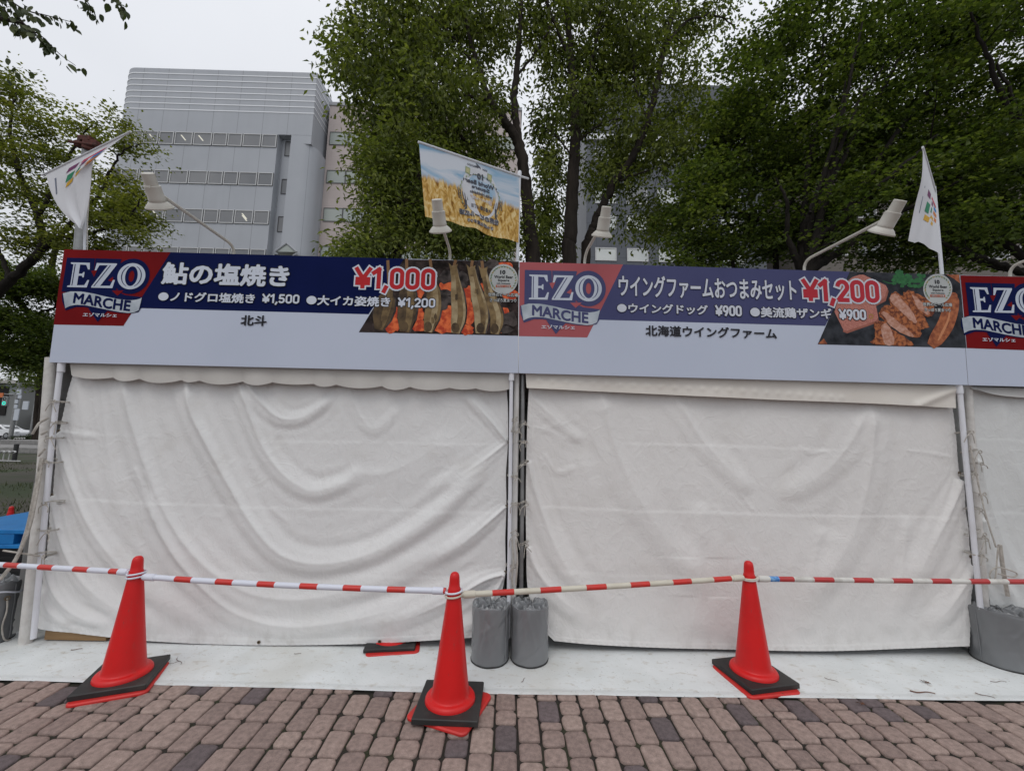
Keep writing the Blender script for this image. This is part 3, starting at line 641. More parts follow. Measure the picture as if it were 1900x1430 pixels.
def logo(par, dx, dy, I):
    "shop mark; dx, dy: offset in photo pixels from the one on the first board"
    o = lambda x, y: (80+x/3.958+dx, 440+y/3.958+dy)
    b = MB(); N = 0
    # navy shadow plate behind letters and ribbon
    serif_letters(b, o(205,183), o(742,383), 3, 0, 0, grow=.17)
    poly_on(b, [o(*p) for p in ((345,310),(375,250),(420,300),(520,380),(560,250),(560,400),(330,400),(330,330))], 2.5, 0) if False else None
    poly_on(b, [o(*p) for p in ((190,384),(470,384),(620,392),(715,400),(560,405),(600,425),(725,440),(718,520),(700,548),(640,560),(560,556),(300,512),(240,512),(165,538),(140,470),(138,415),(190,395),(260,388))], 3.4, 0)
    poly_on(b, [o(*p) for p in ((330,520),(480,530),(400,622))], 3.2, 0)
    b.build('logo_shadow', I['navy'], par); b = MB()
    for tri in (((352,248),(398,238),(374,292)), ((478,318),(512,290),(520,332)), ((505,392),(590,392),(545,430))): poly_on(b, [o(*p) for p in tri], 3.9, 0)
    b.build('logo_accent', I['red'], par)
    b = MB(); serif_letters(b, o(205,185), o(742,380), 4.6, 0, 1); b.build('logo_lettering', [I['silver'], I['navy']], par)
    b = MB(); u = np.linspace(0, 1, 31)
    tx = 145+u*580; ty = 410-26*np.sin(np.clip(u*2.2, 0, 1)*math.pi*.9)*(u < .45)+np.where(u > .2, (u-.2)*76, 0)-8*np.sin(u*math.pi*2)
    ty = np.interp(u, [0,.1,.25,.4,.55,.7,.85,.95,1], [412,398,400,416,437,455,464,458,444]); bx = 162+u*540
    by = np.interp(u, [0,.06,.15,.28,.42,.57,.72,.86,.94,1], [522,505,496,500,516,533,548,557,552,536])
    V = [S(*o(x, y), 5.2) for x, y in zip(tx, ty)]+[S(*o(x, y), 5.2) for x, y in zip(bx, by)]
    b.add(V, [(31+i, 32+i, i+1, i) for i in range(30)]); b.build('ribbon', M_ribbon, par)
    b = MB()
    text_on(b, 'MARCHE', o(225,432), o(640,522), 6.4, 0, .035, curve=lambda t: np.interp(t, [0,.3,.6,1], [.0285,.014,-.008,-.024])); b.build('ribbon_lettering', I['navy'], par)
    b = MB(); text_on(b, 'エゾマルシェ', o(294,553), o(540,588), 6.4, 0, .03); b.build('logo_caption', I['white'], par)

def emblem(par, cx, cy, I, s=1.0):
    b = MB(); th = np.linspace(0, 2*math.pi, 28)[:-1]
    poly_on(b, [(cx+27*s*math.cos(t), cy+28*s*math.sin(t)) for t in th], 4.0, 0)
    for i in range(22):
        a = math.pi*(.62+1.76*i/21)+math.pi/2-.3; a = math.pi*.75+i/21*math.pi*1.5+math.pi*.0
        x, y = cx+23*s*math.cos(a), cy+23*s*math.sin(a)
        strip_on(b, [(x-3*s*math.sin(a), y+3*s*math.cos(a)-1), (x, y), (x+3*s*math.sin(a+.6), y-3*s*math.cos(a+.6))], [.4, 2.6*s, .3], 5, 1 if i % 3 else 3, 3)
    text_on(b, '10', (cx-6*s, cy-17*s), (cx+4*s, cy-9*s), 5, 2, .06); text_on(b, 'World Beer', (cx-17*s, cy-7.5*s), (cx+18*s, cy-1*s), 5, 2, .03); text_on(b, 'Square', (cx-10*s, cy-.5*s), (cx+11*s, cy+5.5*s), 5, 2, .03)
    text_on(b, 'with Hokkaido', (cx-13*s, cy+6*s), (cx+13*s, cy+9.5*s), 5, 2, .02)
    poly_on(b, [(cx-14*s, cy+10.5*s), (cx+14*s, cy+11*s), (cx+14*s, cy+15.5*s), (cx-14*s, cy+15*s)], 5, 4); text_on(b, '世界のビール広場', (cx-12*s, cy+11.2*s), (cx+12*s, cy+15*s), 6, 0, .03)
    for dy, tx, wd in ((25, '世界のビール広場', 28), (35, 'さっぽろ夏まつり', 25)):
        text_on(b, tx, (cx-wd, cy+dy), (cx+wd-1, cy+dy+8), 5, 2, .03, .07); text_on(b, tx, (cx-wd, cy+dy), (cx+wd-1, cy+dy+8), 6, 0, .03)
    b.build('festival_emblem', [M_emb, M_emb_green, I['black'], M_emb_yellow, M_emb_red], par)
M_emb = ink('emblem_white', (.40, .42, .42), (.48, .50, .49)); M_emb_green = ink('emblem_green', (.12, .19, .10)); M_emb_yellow = ink('emblem_gold', (.30, .24, .08)); M_emb_red = ink('emblem_red', (.40, .10, .05))

def board(label, tl, tr, br, bl, I):
    t = thing('sign_board', label, 'sign', (0, 0, 0), 0, 'sign boards over the stalls')
    c = [S(*p) for p in (tl, tr, br, bl)]; b = MB()
    V = c+[p+np.array([0, .022, 0]) for p in c]
    b.add(V, [(3,2,1,0),(4,5,6,7),(0,1,5,4),(1,2,6,5),(2,3,7,6),(3,0,4,7)]); b.f[0] = (3, 2, 1, 0)
    b.m[2:] = [1]*4
    b.build('panel', [M_panel, M_edge], t); return t
def arc(cx, cy, rx, ry, a0, a1, n=10): return [(cx+rx*math.cos(a), cy+ry*math.sin(a)) for a in np.linspace(math.radians(a0), math.radians(a1), n)]
DIGITS = {'0': (.62, [arc(.31,.72,.20,.19,0,180)+arc(.31,.28,.20,.19,180,360)+[(.51,.72)]]), '1': (.44, [[(.29,.09),(.29,.91),(.08,.74)]]),
  '2': (.60, [arc(.30,.68,.20,.23,170,-30)+[(.11,.09),(.53,.09)]]), '5': (.60, [[(.50,.91),(.15,.91),(.13,.52)]+arc(.29,.33,.21,.24,125,-150)]),
  '9': (.62, [arc(.31,.66,.20,.25,-20,340,16), [(.51,.60),(.44,.34),(.30,.09)]]), '¥': (.68, [[(.08,.91),(.34,.46),(.60,.91)],[(.34,.46),(.34,.09)],[(.12,.44),(.56,.44)],[(.12,.25),(.56,.25)]]), ',': (.26, [[(.15,.08),(.08,-.10)]])}
def price(b, s, TL, BR, layer, m=0, wt=.19, grow=0.0):
    "bold rounded-grotesque figures drawn as strokes; TL, BR: photo points of the figures' height and width"
    tot_ = sum(DIGITS[c][0] for c in s); a, c = S(*TL, layer), S(*BR, layer); kx, kz = (c[0]-a[0])/tot_, a[2]-c[2]; x0 = 0; k = 0
    for ch in s:
        w_, strokes = DIGITS[ch]
        for st in strokes:
            P = np.array([(a[0]+(x0+x)*kx, c[2]+z*kz) for x, z in st]); h = (wt*min(kz, kx*1.35)+grow)/2
            for i in range(len(P)-1):
                d = P[i+1]-P[i]; l = np.linalg.norm(d)+1e-9; d = d/l; n = np.array([-d[1], d[0]])*h; e = d*(h*.35 if not grow else h*.8)*((i in (0, len(P)-2)) or l > h)
                p0 = P[i]-(e if i == 0 else d*h*.35); p1 = P[i+1]+(e if i == len(P)-2 else d*h*.35)
                if ch in ',1¥' or len(P) < 5: p0, p1 = P[i]-d*h*(.9 if not (ch == '1') or grow else (.9 if i == 1 else .9)), P[i+1]+d*h*.9
                Y = YS-layer*LAY-k*.000012; k += 1
                b.add([(q[0], Y, q[1]) for q in (p0-n, p1-n, p1+n, p0+n)], [(0, 1, 2, 3)], m)
        x0 += w_
def words(par, name, items, m_face, m_line=None, grow=.0):
    b = MB()
    for s, TL, BR, bold in items:
        if s[0] == '¥':
            big = grow > .06
            if m_line is not None: price(b, s, TL, BR, 5, 1, .19, .024 if big else .010)
            price(b, s, TL, BR, 6.2, 0, .19); continue
        if m_line is not None: text_on(b, s, TL, BR, 5, 1, bold, grow)
        text_on(b, s, TL, BR, 6.2, 0, bold)
    return b.build(name, [m_face, m_line] if m_line is not None else m_face, par)

def ember_material():
    m = ink('print_charcoal', (.016, .013, .012), (.05, .038, .036), scale=16)
    t, p = nodes_of(m); co = t.nodes.new('ShaderNodeTexCoord')
    mixin(m, noise_mask(m, 30, .54, .74, .7, seed=4), (.085, .062, .058)); return m
sb1 = board('sign board with five large white characters and red 1,000 price beside skewered fish', (119,462.5), (962.5,486), (961.5,692), (91,672), INKS[0]); I = INKS[0]
b = MB(); poly_on(b, [(119,462.5),(316.5,468),(229,604.5),(99.5,602)], 1); b.build('red_print', I['red'], sb1)
b = MB(); poly_on(b, [(316,468),(752,480),(684,583),(248.5,571.3)], .7); b.build('blue_print', I['navy'], sb1)
logo(sb1, 0, 0, I)
M_ember = [ink('print_ember_red', (.42,.045,.018), (.75,.16,.05), scale=24, lo=.4, hi=.6), ink('print_coal', (.02,.018,.018), (.10,.085,.08), scale=18), ink('print_fish', (.24,.165,.075), (.10,.065,.032), scale=16, lo=.38, hi=.66), ink('print_fish_light', (.40,.32,.19), (.24,.17,.085), scale=18, lo=.38, hi=.66), ink('print_skewer', (.22,.12,.055)), ink('print_fish_dark', (.12,.08,.04), (.045,.03,.018), scale=16, lo=.38, hi=.66)]
o2 = lambda x, y: (520+x/3.958, 460+y/3.958)
b = MB(); poly_on(b, [o2(905,84), o2(1752,101), o2(1749,644), o2(577,618)], 1.6); b.build('fish_photo', ember_material(), sb1)
b = MB(); rnd = random.Random(12)
for cx, cy, rx, ry in ((1225,285,80,55),(1360,420,60,70),(1225,540,85,60),(1000,560,60,60),(1010,330,45,50),(830,470,50,50),(1500,560,40,60),(1650,470,40,40),(1380,320,50,55),(1230,470,90,50),(1385,470,55,110),(1200,590,80,40),(1370,600,60,40),(810,580,50,55),(1020,500,40,60),(840,560,40,60),(1040,570,30,40),(1650,130,60,35),(1690,340,60,45),(1480,310,25,50),(1000,450,50,25),(1150,420,40,30),(1640,600,30,30)):
    pts = [o2(cx+rx*(.72+.4*rnd.random())*math.cos(a), cy+ry*(.72+.4*rnd.random())*math.sin(a)) for a in np.linspace(0, 6.28, 15)[:-1]]; poly_on(b, pts, 1.9+.012*len(b.f), 0)
for cx, cy, rx, ry in ((1220,215,70,50),(1345,210,45,40),(1220,380,70,30),(1210,330,60,30),(1690,520,60,60),(1480,140,50,50),(1560,120,50,40),(1650,600,60,30),(1200,420,40,35),(1350,270,30,30)):
    pts = [o2(cx+rx*(.7+.5*rnd.random())*math.cos(a), cy+ry*(.7+.5*rnd.random())*math.sin(a)) for a in np.linspace(0, 6.28, 11)[:-1]]; poly_on(b, pts, 2.4+.012*len(b.f), 1)
b.build('ember_print', M_ember[:2], sb1)
b = MB()
for sp, wd, m, sk in (([(800,300),(765,440),(720,600)], [30,120,150,130,60], 5, (790,90)), ([(930,240),(935,420),(912,618)], [40,120,140,130,70], 5, (928,80)), ([(1120,230),(1125,420),(1085,618)], [40,100,115,110,60], 2, (1100,82)),
                   ([(1270,130),(1295,300),(1310,480),(1285,626)], [50,60,95,105,100,60], 3, (1290,88)), ([(1400,140),(1440,320),(1475,480),(1470,628)], [55,60,95,105,100,70], 3, (1412,92)), ([(1490,150),(1535,330),(1590,500),(1575,632)], [30,55,85,95,95,60], 2, (1480,95))):
    poly = sp; x0, y0 = sp[0]
    strip_on(b, [o2(*sk), o2((sk[0]+x0)/2, (sk[1]+y0)/2+10), o2(x0, y0+60)], [5.5, 5.5, 5], 3, 4, 4)
    strip_on(b, [o2(x+5, y) for x, y in sp], [w*1.12/3.958 for w in wd], 3.4, 1, 8); strip_on(b, [o2(*p) for p in sp], [w/3.958 for w in wd], 3.6, m, 8)
    p2 = [(x+(14 if m != 5 else 20), y) for x, y in sp]
    strip_on(b, [o2(*p) for p in p2], [w*.38/3.958 for w in wd], 4.2, 3 if m == 2 else 2, 8)
    for q in range(2):
        xq, yq = sp[1][0]+rnd.uniform(-30, 30), sp[1][1]+rnd.uniform(-60, 130); poly_on(b, [o2(xq+rnd.uniform(7, 17)*math.cos(a), yq+rnd.uniform(14, 34)*math.sin(a)) for a in np.linspace(0, 6.28, 9)[:-1]], 4.3+q*.03, 5 if q % 2 else 2)
    xe, ye = sp[-1]; poly_on(b, [o2(xe+30*math.cos(a), ye-40+38*math.sin(a)) for a in np.linspace(0, 6.28, 13)[:-1]], 4.6, 5)
    poly_on(b, [o2(x0-34, y0-22), o2(x0-4, y0+8), o2(x0+34, y0-14), o2(x0+18, y0+70), o2(x0-12, y0+70)], 4.4, 2)
b.build('grilled_fish_print', M_ember, sb1)
words(sb1, 'heading_lettering', [('鮎の塩焼き', (303.5,486), (535,533), .038)], I['white'], I['black'], .035)
words(sb1, 'menu_lettering', [('●ノドグロ塩焼き', (295,540.5), (472,563), .032), ('¥1,500', (487,545), (555.5,563.5), .03), ('●大イカ姿焼き', (569.5,547), (723.5,569.5), .032), ('¥1,200', (738.5,552), (808,571), .03)], I['white'], I['black'], .05)
words(sb1, 'price_lettering', [('¥1,000', (659,495), (808,538.5), .035)], I['price'], I['white'], .07)
words(sb1, 'shop_name_lettering', [('北斗', (447.5,584), (494,605), .032)], I['black'])
emblem(sb1, 934, 518, I)

sb2 = board('sign board with pale red print and red 1,200 price beside sliced meat and sausage', (963.3,486), (1781,510.2), (1796,714.2), (962.3,692), INKS[1]); I = INKS[1]
o3 = lambda x, y: (940+x/3.958, 460+y/3.958); o4 = lambda x, y: (1420+x/3.958, 480+y/3.958)
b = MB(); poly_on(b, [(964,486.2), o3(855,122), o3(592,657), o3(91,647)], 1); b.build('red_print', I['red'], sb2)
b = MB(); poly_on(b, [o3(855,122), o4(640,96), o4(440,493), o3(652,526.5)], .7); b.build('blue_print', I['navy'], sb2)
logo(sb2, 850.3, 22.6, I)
M_slate = ink('print_slate', (.020,.022,.026), (.055,.06,.07), scale=12)
M_food = [ink('print_ham', (.50,.21,.165), (.38,.14,.11), scale=120, lo=.4, hi=.62), ink('print_ham_edge', (.36,.13,.095), (.28,.10,.07), scale=25), ink('print_roast_skin', (.42,.14,.05), (.13,.035,.018), scale=38, lo=.42, hi=.6), ink('print_roast_meat', (.56,.33,.26), (.40,.18,.11), scale=45), ink('print_sausage', (.45,.15,.06), (.22,.06,.028), scale=30), ink('print_sausage_light', (.55,.23,.11)), ink('print_parsley', (.02,.10,.035), (.035,.17,.055), scale=35), ink('print_gold', (.36,.20,.05))]
b = MB(); poly_on(b, [o4(620,96), o4(1425,118), o4(1477,655), o4(385,628)], 1.6); b.build('meat_photo', M_slate, sb2)
b = MB(); rnd = random.Random(3)
poly_on(b, [o4(*p) for p in ((600,548),(835,465),(828,430),(800,420),(580,505),(570,535))], 2.3, 1); poly_on(b, [o4(*p) for p in ((690,118),(720,117),(885,195),(898,220),(875,285),(810,330),(830,430),(815,455),(600,530),(575,525),(508,390),(520,350),(560,200),(640,135))], 2.6, 0)
poly_on(b, [o4(*p) for p in ((898,220),(875,285),(810,330),(808,350),(885,310),(905,240))], 2.4, 1)
poly_on(b, [o4(*p) for p in ((650,118),(560,96),(470,600),(400,625),(390,620))], 1.2, 1) if False else None
for sk, mt_ in (([(1055,228),(1140,270),(1230,330),(1235,400),(1190,430),(1110,370),(1010,270)], 2), ([(930,255),(975,250),(1100,340),(1195,480),(1180,510),(1120,510),(1000,420),(910,320)], 2), ([(850,370),(890,340),(1010,400),(1130,500),(1140,560),(1090,580),(960,510),(840,420)], 2), ([(790,470),(870,460),(940,520),(1060,600),(1075,637),(870,632),(775,615),(810,560)], 2)):
    j = [o4(x+rnd.uniform(-6, 6), y+rnd.uniform(-6, 6)) for x, y in cat([(*p, 0) for p in sk+[sk[0]]], 5)[:-1, :2]]; poly_on(b, j, 3+.3*len(b.f) % .9, mt_)
for sk in ([(925,265),(965,262),(1060,360),(1110,450),(1090,470),(1000,390),(920,310)], [(850,400),(880,390),(1000,480),(1090,560),(1060,570),(940,510)], [(850,490),(890,475),(940,560),(940,630),(880,630),(860,570)], [(1080,262),(1130,300),(1200,380),(1190,410),(1110,350)]):
    poly_on(b, [o4(x+rnd.uniform(-4, 4), y+rnd.uniform(-4, 4)) for x, y in cat([(*p, 0) for p in sk+[sk[0]]], 5)[:-1, :2]], 4.6, 3)
strip_on(b, [o4(1375,255), o4(1370,330), o4(1330,470), o4(1270,570), o4(1215,640)], [10, 25, 30, 31, 30, 27, 16], 3.4, 4); strip_on(b, [o4(1360,320), o4(1345,440), o4(1300,540), o4(1270,600)], [1, 4, 5, 3], 4, 5)
poly_on(b, [o4(1380+32*math.cos(a), 272+26*math.sin(a)) for a in np.linspace(0, 6.28, 13)[:-1]], 3.5, 4)
for i in range(46):
    x, y = rnd.uniform(940, 1170), rnd.uniform(112, 205); y += (x < 1000)*-20
    poly_on(b, [o4(x+rnd.uniform(14, 26)*math.cos(a), y+rnd.uniform(9, 18)*math.sin(a)) for a in np.linspace(0, 6.28, 8)[:-1]], 2.4+i*.012, 6)
strip_on(b, [o4(862,162), o4(920,180), o4(990,165)], [1.2, 2, 2], 2.4, 6)
for a0 in np.linspace(0, 6.28, 17)[:-1]: poly_on(b, [o4(777+r*math.cos(a), 423+r*1.1*math.sin(a)) for r, a in ((17,a0),(17,a0+.4),(10,a0+.4),(10,a0))], 3.2, 7)
poly_on(b, [o4(*p) for p in ((1330,117),(1424,118),(1428,180),(1390,150))], 2.2, 4); poly_on(b, [o4(*p) for p in ((388,625),(430,585),(455,625))], 2.2, 4)
b.build('sliced_meat_print', M_food, sb2)
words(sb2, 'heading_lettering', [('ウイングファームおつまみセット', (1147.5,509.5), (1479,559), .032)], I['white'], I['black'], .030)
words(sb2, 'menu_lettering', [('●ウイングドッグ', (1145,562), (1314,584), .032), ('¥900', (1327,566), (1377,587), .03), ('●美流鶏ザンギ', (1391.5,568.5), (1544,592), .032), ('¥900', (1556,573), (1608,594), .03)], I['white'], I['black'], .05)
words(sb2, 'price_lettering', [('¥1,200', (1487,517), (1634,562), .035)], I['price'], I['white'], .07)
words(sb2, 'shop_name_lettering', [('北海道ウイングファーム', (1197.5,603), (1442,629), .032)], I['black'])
emblem(sb2, 1740, 536, I)

sb3 = board('sign board cut off by the frame edge with dark red corner print', (1781.8,510.2), (2600,534), (2640,737), (1796.8,714.2), INKS[0]); I = INKS[0]
b = MB(); poly_on(b, [o4(1433,122), (1990,515.7), (1925,650.5), o4(1480,656)], 1); b.build('red_print', I['red'], sb3)
b = MB(); poly_on(b, [(1990,515.7), (2600,533), (2611,640), (1960,621)], 1); b.build('blue_print', I['navy'], sb3)
logo(sb3, 1668, 46, I)

# ------------------------------------------------------------------ floodlights over the boards
M_lamp = mat('cream_lamp_paint', (.54, .52, .47), .5, (.47, .45, .40), 8, spec=.45)
M_lens = mat('lamp_glass', (.55, .57, .58), .15, spec=.6)
def rot_to(d):
    d = np.array(d, float); d /= np.linalg.norm(d); u = np.cross([1.0, 0, 0], d); u /= np.linalg.norm(u); s = np.cross(u, d); return np.stack([s, u, d], -1)
def spotlight(label, xb, head, axis, bend=.07):
    t = thing('floodlight', label, 'lamp', (0, 0, 0), 0, 'floodlights on bent arms above the sign boards')
    head = np.array(head); ax = np.array(axis, float); ax /= np.linalg.norm(ax)
    joint = head-ax*.055
    base = np.array([xb, YS+.055, 2.55]); top = np.array([xb, YS+.055, 2.825])
    b = MB(); tgt = joint+np.array([0, .0, -.03]); dv = tgt-top; dv /= np.linalg.norm(dv)
    P = [base, top]+[top*(1-s)**2+2*s*(1-s)*(top+np.array([0, 0, bend]))+s*s*(top+np.array([0, 0, bend])+dv*bend) for s in (.25, .5, .75, 1)]+[tgt]
    b.tube(P, .0105, 10); b.build('arm', M_lamp, t, smooth=True)
    M = rot_to(ax)*.92; b = MB()
    b.lathe([(.002,-.115),(.033,-.115),(.036,-.112),(.037,-.045),(.038,-.042),(.045,-.040),(.046,-.03),(.046,.035),(.047,.037),(.0475,.052),(.046,.055)], 28, head, M)
    b.build('lamp_housing', M_lamp, t, smooth=True)
    b = MB(); b.lathe([(.045,.054),(.051,.058),(.064,.070),(.073,.082),(.0755,.086),(.079,.087),(.079,.095),(.0765,.097),(.072,.095),(.069,.088)], 28, head, M, cap=False)
    b.build('lamp_shade', M_lamp, t, smooth=True)
    b = MB(); b.lathe([(.001,.084),(.04,.084),(.070,.086)], 24, head, M, cap=False); b.build('lens', M_lens, t, smooth=True)
    b = MB(); s = np.sign(-head[0]) if abs(head[0]) > 1 else 0
    b.tube([tgt, joint+np.array([0, .0, -.01]), joint+ax*.01], .013, 8); b.obox(tgt, (.03, .035, .03)); b.build('knuckle', M_lamp, t)
    return t
AX = (0, .70, -.72)
spotlight('cream floodlight on a bent arm in front of the grey office building', -2.142, (-2.155, 2.32, 2.90), (-.05, .62, -.75))
spotlight('cream floodlight in front of the wheat printed flag', -.475, (-.47, 2.47, 2.875), (.06, .60, -.78))
spotlight('cream floodlight rising beside the forked tree trunks, over the pale red print', .570, (.635, 2.66, 2.97), (-.05, .55, -.80))
spotlight('cream floodlight on a long slanting arm beside the narrow white flag', 2.29, (2.31, 2.33, 2.865), (-.10, .62, -.75))
b_ = spotlight('cream floodlight arm at the frame edge, its head out of view', 3.915, (3.95, 2.42, 2.90), AX)

# ------------------------------------------------------------------ flags
M_fpole = mat('white_flag_pole', (.62, .64, .68), .4)
def flag_cloth(name, mt, L, R, YL, YR, t, ripple=.012, nu=60, nv=44, bottom=None):
    "L, R: edge polylines (photo px) from the rod down; returns the surface function"
    def edge(P, Y):
        W = cat([at(x, y, Y if np.isscalar(Y) else Y[i]) for i, (x, y) in enumerate(P)], 10); s = np.r_[0, np.cumsum(np.linalg.norm(np.diff(W, axis=0), axis=1))]; s /= s[-1]
        return lambda q: np.stack([np.interp(q, s, W[:, k]) for k in range(3)], -1)
    eL, eR = edge(L, YL), edge(R, YR)
    def f(u, v):                                 # u 0 right edge .. 1 left edge, v 0 top .. 1 bottom
        u = np.asarray(u, float); v = np.asarray(v, float); P = (1-u)[..., None]*eR(v)+u[..., None]*eL(v)
        if bottom is not None: P[..., 2] += v**2*np.interp(u, np.linspace(0, 1, len(bottom)), bottom)
        P[..., 1] += ripple*v*(np.sin(u*9+v*3)+.6*np.sin(u*17-v*4))*np.sin(np.pi*np.clip(u, 0, 1))**.5
        return P
    U, V = np.meshgrid(np.linspace(0, 1, nu), np.linspace(0, 1, nv)); P = f(U, V)
    b = MB(); b.grid(P); me = b.mesh(name); me.materials.append(mt)
    uv = me.uv_layers.new(name='UVMap'); li = np.zeros(len(me.loops), np.int32); me.loops.foreach_get('vertex_index', li)
    uv.data.foreach_set('uv', np.stack([U.ravel()[li], 1-V.ravel()[li]], -1).astype(np.float32).ravel())
    smooth_mesh(me, 180); return obj(name, me, t), f
def wheat_material():
    m = mat('wheat_field_flag_cloth', (.5, .6, .7), .85, spec=.2); t, p = nodes_of(m)
    uv = t.nodes.new('ShaderNodeUVMap'); sp = t.nodes.new('ShaderNodeSeparateXYZ'); t.links.new(uv.outputs[0], sp.inputs[0])
    def tex(scale, st, det=5):
        mp = t.nodes.new('ShaderNodeMapping'); mp.inputs['Scale'].default_value = st; t.links.new(uv.outputs[0], mp.inputs[0])
        n = t.nodes.new('ShaderNodeTexNoise'); n.inputs['Scale'].default_value = scale; n.inputs['Detail'].default_value = det; n.inputs['Distortion'].default_value = 1.1; t.links.new(mp.outputs[0], n.inputs['Vector']); return n.outputs['Fac']
    r1 = t.nodes.new('ShaderNodeValToRGB'); r1.color_ramp.elements[0].position = .36; r1.color_ramp.elements[0].color = (.22, .40, .56, 1); r1.color_ramp.elements[1].position = .58; r1.color_ramp.elements[1].color = (.58, .62, .68, 1)
    t.links.new(tex(2.2, (1, 1.6, 1)), r1.inputs[0])
    r2 = t.nodes.new('ShaderNodeValToRGB'); e = r2.color_ramp.elements; e[0].position = .30; e[0].color = (.22, .10, .015, 1); e[1].position = .70; e[1].color = (.78, .64, .34, 1)
    x = e.new(.48); x.color = (.56, .34, .09, 1); t.links.new(tex(6, (4.2, 1.3, 1), 8), r2.inputs[0])
    # horizon of the wheat: fraction of height, lower to the right, wavy
    a = t.nodes.new('ShaderNodeMath'); a.operation = 'MULTIPLY_ADD'; a.inputs[1].default_value = .04; a.inputs[2].default_value = .53; t.links.new(sp.outputs['X'], a.inputs[0])
    n = t.nodes.new('ShaderNodeMath'); n.operation = 'MULTIPLY_ADD'; n.inputs[1].default_value = .22; t.links.new(tex(12, (3, .15, 1), 4), n.inputs[0]); n.inputs[2].default_value = -.11
    s1 = t.nodes.new('ShaderNodeMath'); s1.operation = 'ADD'; t.links.new(a.outputs[0], s1.inputs[0]); t.links.new(n.outputs[0], s1.inputs[1])
    d = t.nodes.new('ShaderNodeMath'); d.operation = 'SUBTRACT'; t.links.new(s1.outputs[0], d.inputs[0]); t.links.new(sp.outputs['Y'], d.inputs[1])
    mr = t.nodes.new('ShaderNodeMapRange'); mr.inputs[1].default_value = -.03; mr.inputs[2].default_value = .04; t.links.new(d.outputs[0], mr.inputs[0])
    x = t.nodes.new('ShaderNodeMix'); x.data_type = 'RGBA'; t.links.new(mr.outputs[0], x.inputs['Factor']); t.links.new(r1.outputs[0], x.inputs['A']); t.links.new(r2.outputs[0], x.inputs['B'])
    t.links.new(x.outputs['Result'], p.inputs['Base Color']); return m
M_ink_grey = mat('flag_print_grey', (.06, .065, .085), .8); M_ink_green = mat('flag_print_green', (.28, .34, .20), .8); M_ink_box = mat('flag_print_box', (.52, .42, .38), .8); M_ink_pale = mat('flag_print_pale', (.55, .57, .60), .8); M_ink_gold = mat('flag_print_gold', (.46, .44, .24), .8)
fl = thing('flag', 'wheat field and sky printed flag seen from its back on a white pole', 'flag', (0, 0, 0), 0, None)
fw, ff = flag_cloth('flag_cloth', wheat_material(), [(777.5,266.5),(783,335),(789,402)], [(963,329),(963,390),(962,450)], [2.65,2.66,2.68], 3.15, fl, .010, bottom=[0,.0,-.012,-.006,.022,.012,.018,.0,0])
def on_flag(b, f, pts, m=0, off=.004):
    P = f(np.array([p[0] for p in pts]), np.array([p[1] for p in pts])); c = np.array([0, 0, EYE]); d = c-P; P = P+d/np.linalg.norm(d, axis=1)[:, None]*off
    n = len(pts); b.add(P, [tuple(range(n))], m)
def text_flag(b, f, s, u0, v0, u1, v1, m=0, bold=.02, off=.004, arc=0.0):
    V, Fc = text_flat(s, 0, 2); lo, hi = V.min(0)-bold, V.max(0)+bold
    for i, (dx, dy) in enumerate([(0, 0)]+[(bold*math.cos(q), bold*math.sin(q)) for q in np.arange(6)*math.pi/3]):
        x = (V[:, 0]+dx-lo[0])/(hi[0]-lo[0]); y = (V[:, 1]+dy-lo[1])/(hi[1]-lo[1]); U, Vv = u0+x*(u1-u0), v1+(v0-v1)*y-arc*(1-(2*x-1)**2)
        P = f(U, Vv); d = np.array([0, 0, EYE])-P; P = P+d/np.linalg.norm(d, axis=1)[:, None]*(off+i*.00004); b.add(P, Fc, m)
b = MB(); f = ff
text_flag(b, f, '2024', .355, .055, .405, .085, 0, .02); text_flag(b, f, 'HOKKAIDO', .46, .045, .56, .075, 0, .02)
text_flag(b, f, '10', .40, .145, .465, .245, 0, .06); text_flag(b, f, 'World Beer', .285, .265, .59, .335, 0, .045); text_flag(b, f, 'Square', .335, .345, .525, .415, 0, .045); text_flag(b, f, 'with Hokkaido', .31, .43, .545, .475, 0, .03)
text_flag(b, f, '世界のビール広場', .335, .515, .525, .56, 1, .03, .006); text_flag(b, f, '大通公園 10丁目', .325, .63, .535, .69, 0, .03)
text_flag(b, f, '世界のビール広場', .235, .745, .665, .83, 2, .10, .003); text_flag(b, f, '世界のビール広場', .235, .745, .665, .83, 0, .03, .006); text_flag(b, f, 'さっぽろ夏まつり', .30, .86, .585, .92, 2, .10, .003); text_flag(b, f, 'さっぽろ夏まつり', .30, .86, .585, .92, 0, .025, .006)
on_flag(b, f, [(.445,.025),(.475,.0),(.46,.04),(.49,.055),(.46,.075),(.44,.06),(.42,.08),(.43,.045)][::-1], 0)
b.build('flag_lettering', [M_ink_grey, M_ink_pale, M_ink_pale], fw)
b = MB()
on_flag(b, f, [(.432+.19*math.cos(q), .43-.37*math.sin(q)) for q in np.linspace(0, 6.283, 33)[:-1]][::-1], 4, .002)
on_flag(b, f, [(.315,.505),(.545,.505),(.545,.575),(.315,.575)], 2, .0035)
for uc in (.33, .555):                                              # two beer mugs
    on_flag(b, f, [(uc-.024,.11),(uc+.024,.10),(uc+.03,.20),(uc-.018,.215)], 0, .003); on_flag(b, f, [(uc-.016,.125),(uc+.016,.12),(uc+.02,.185),(uc-.012,.195)], 3, .0045)
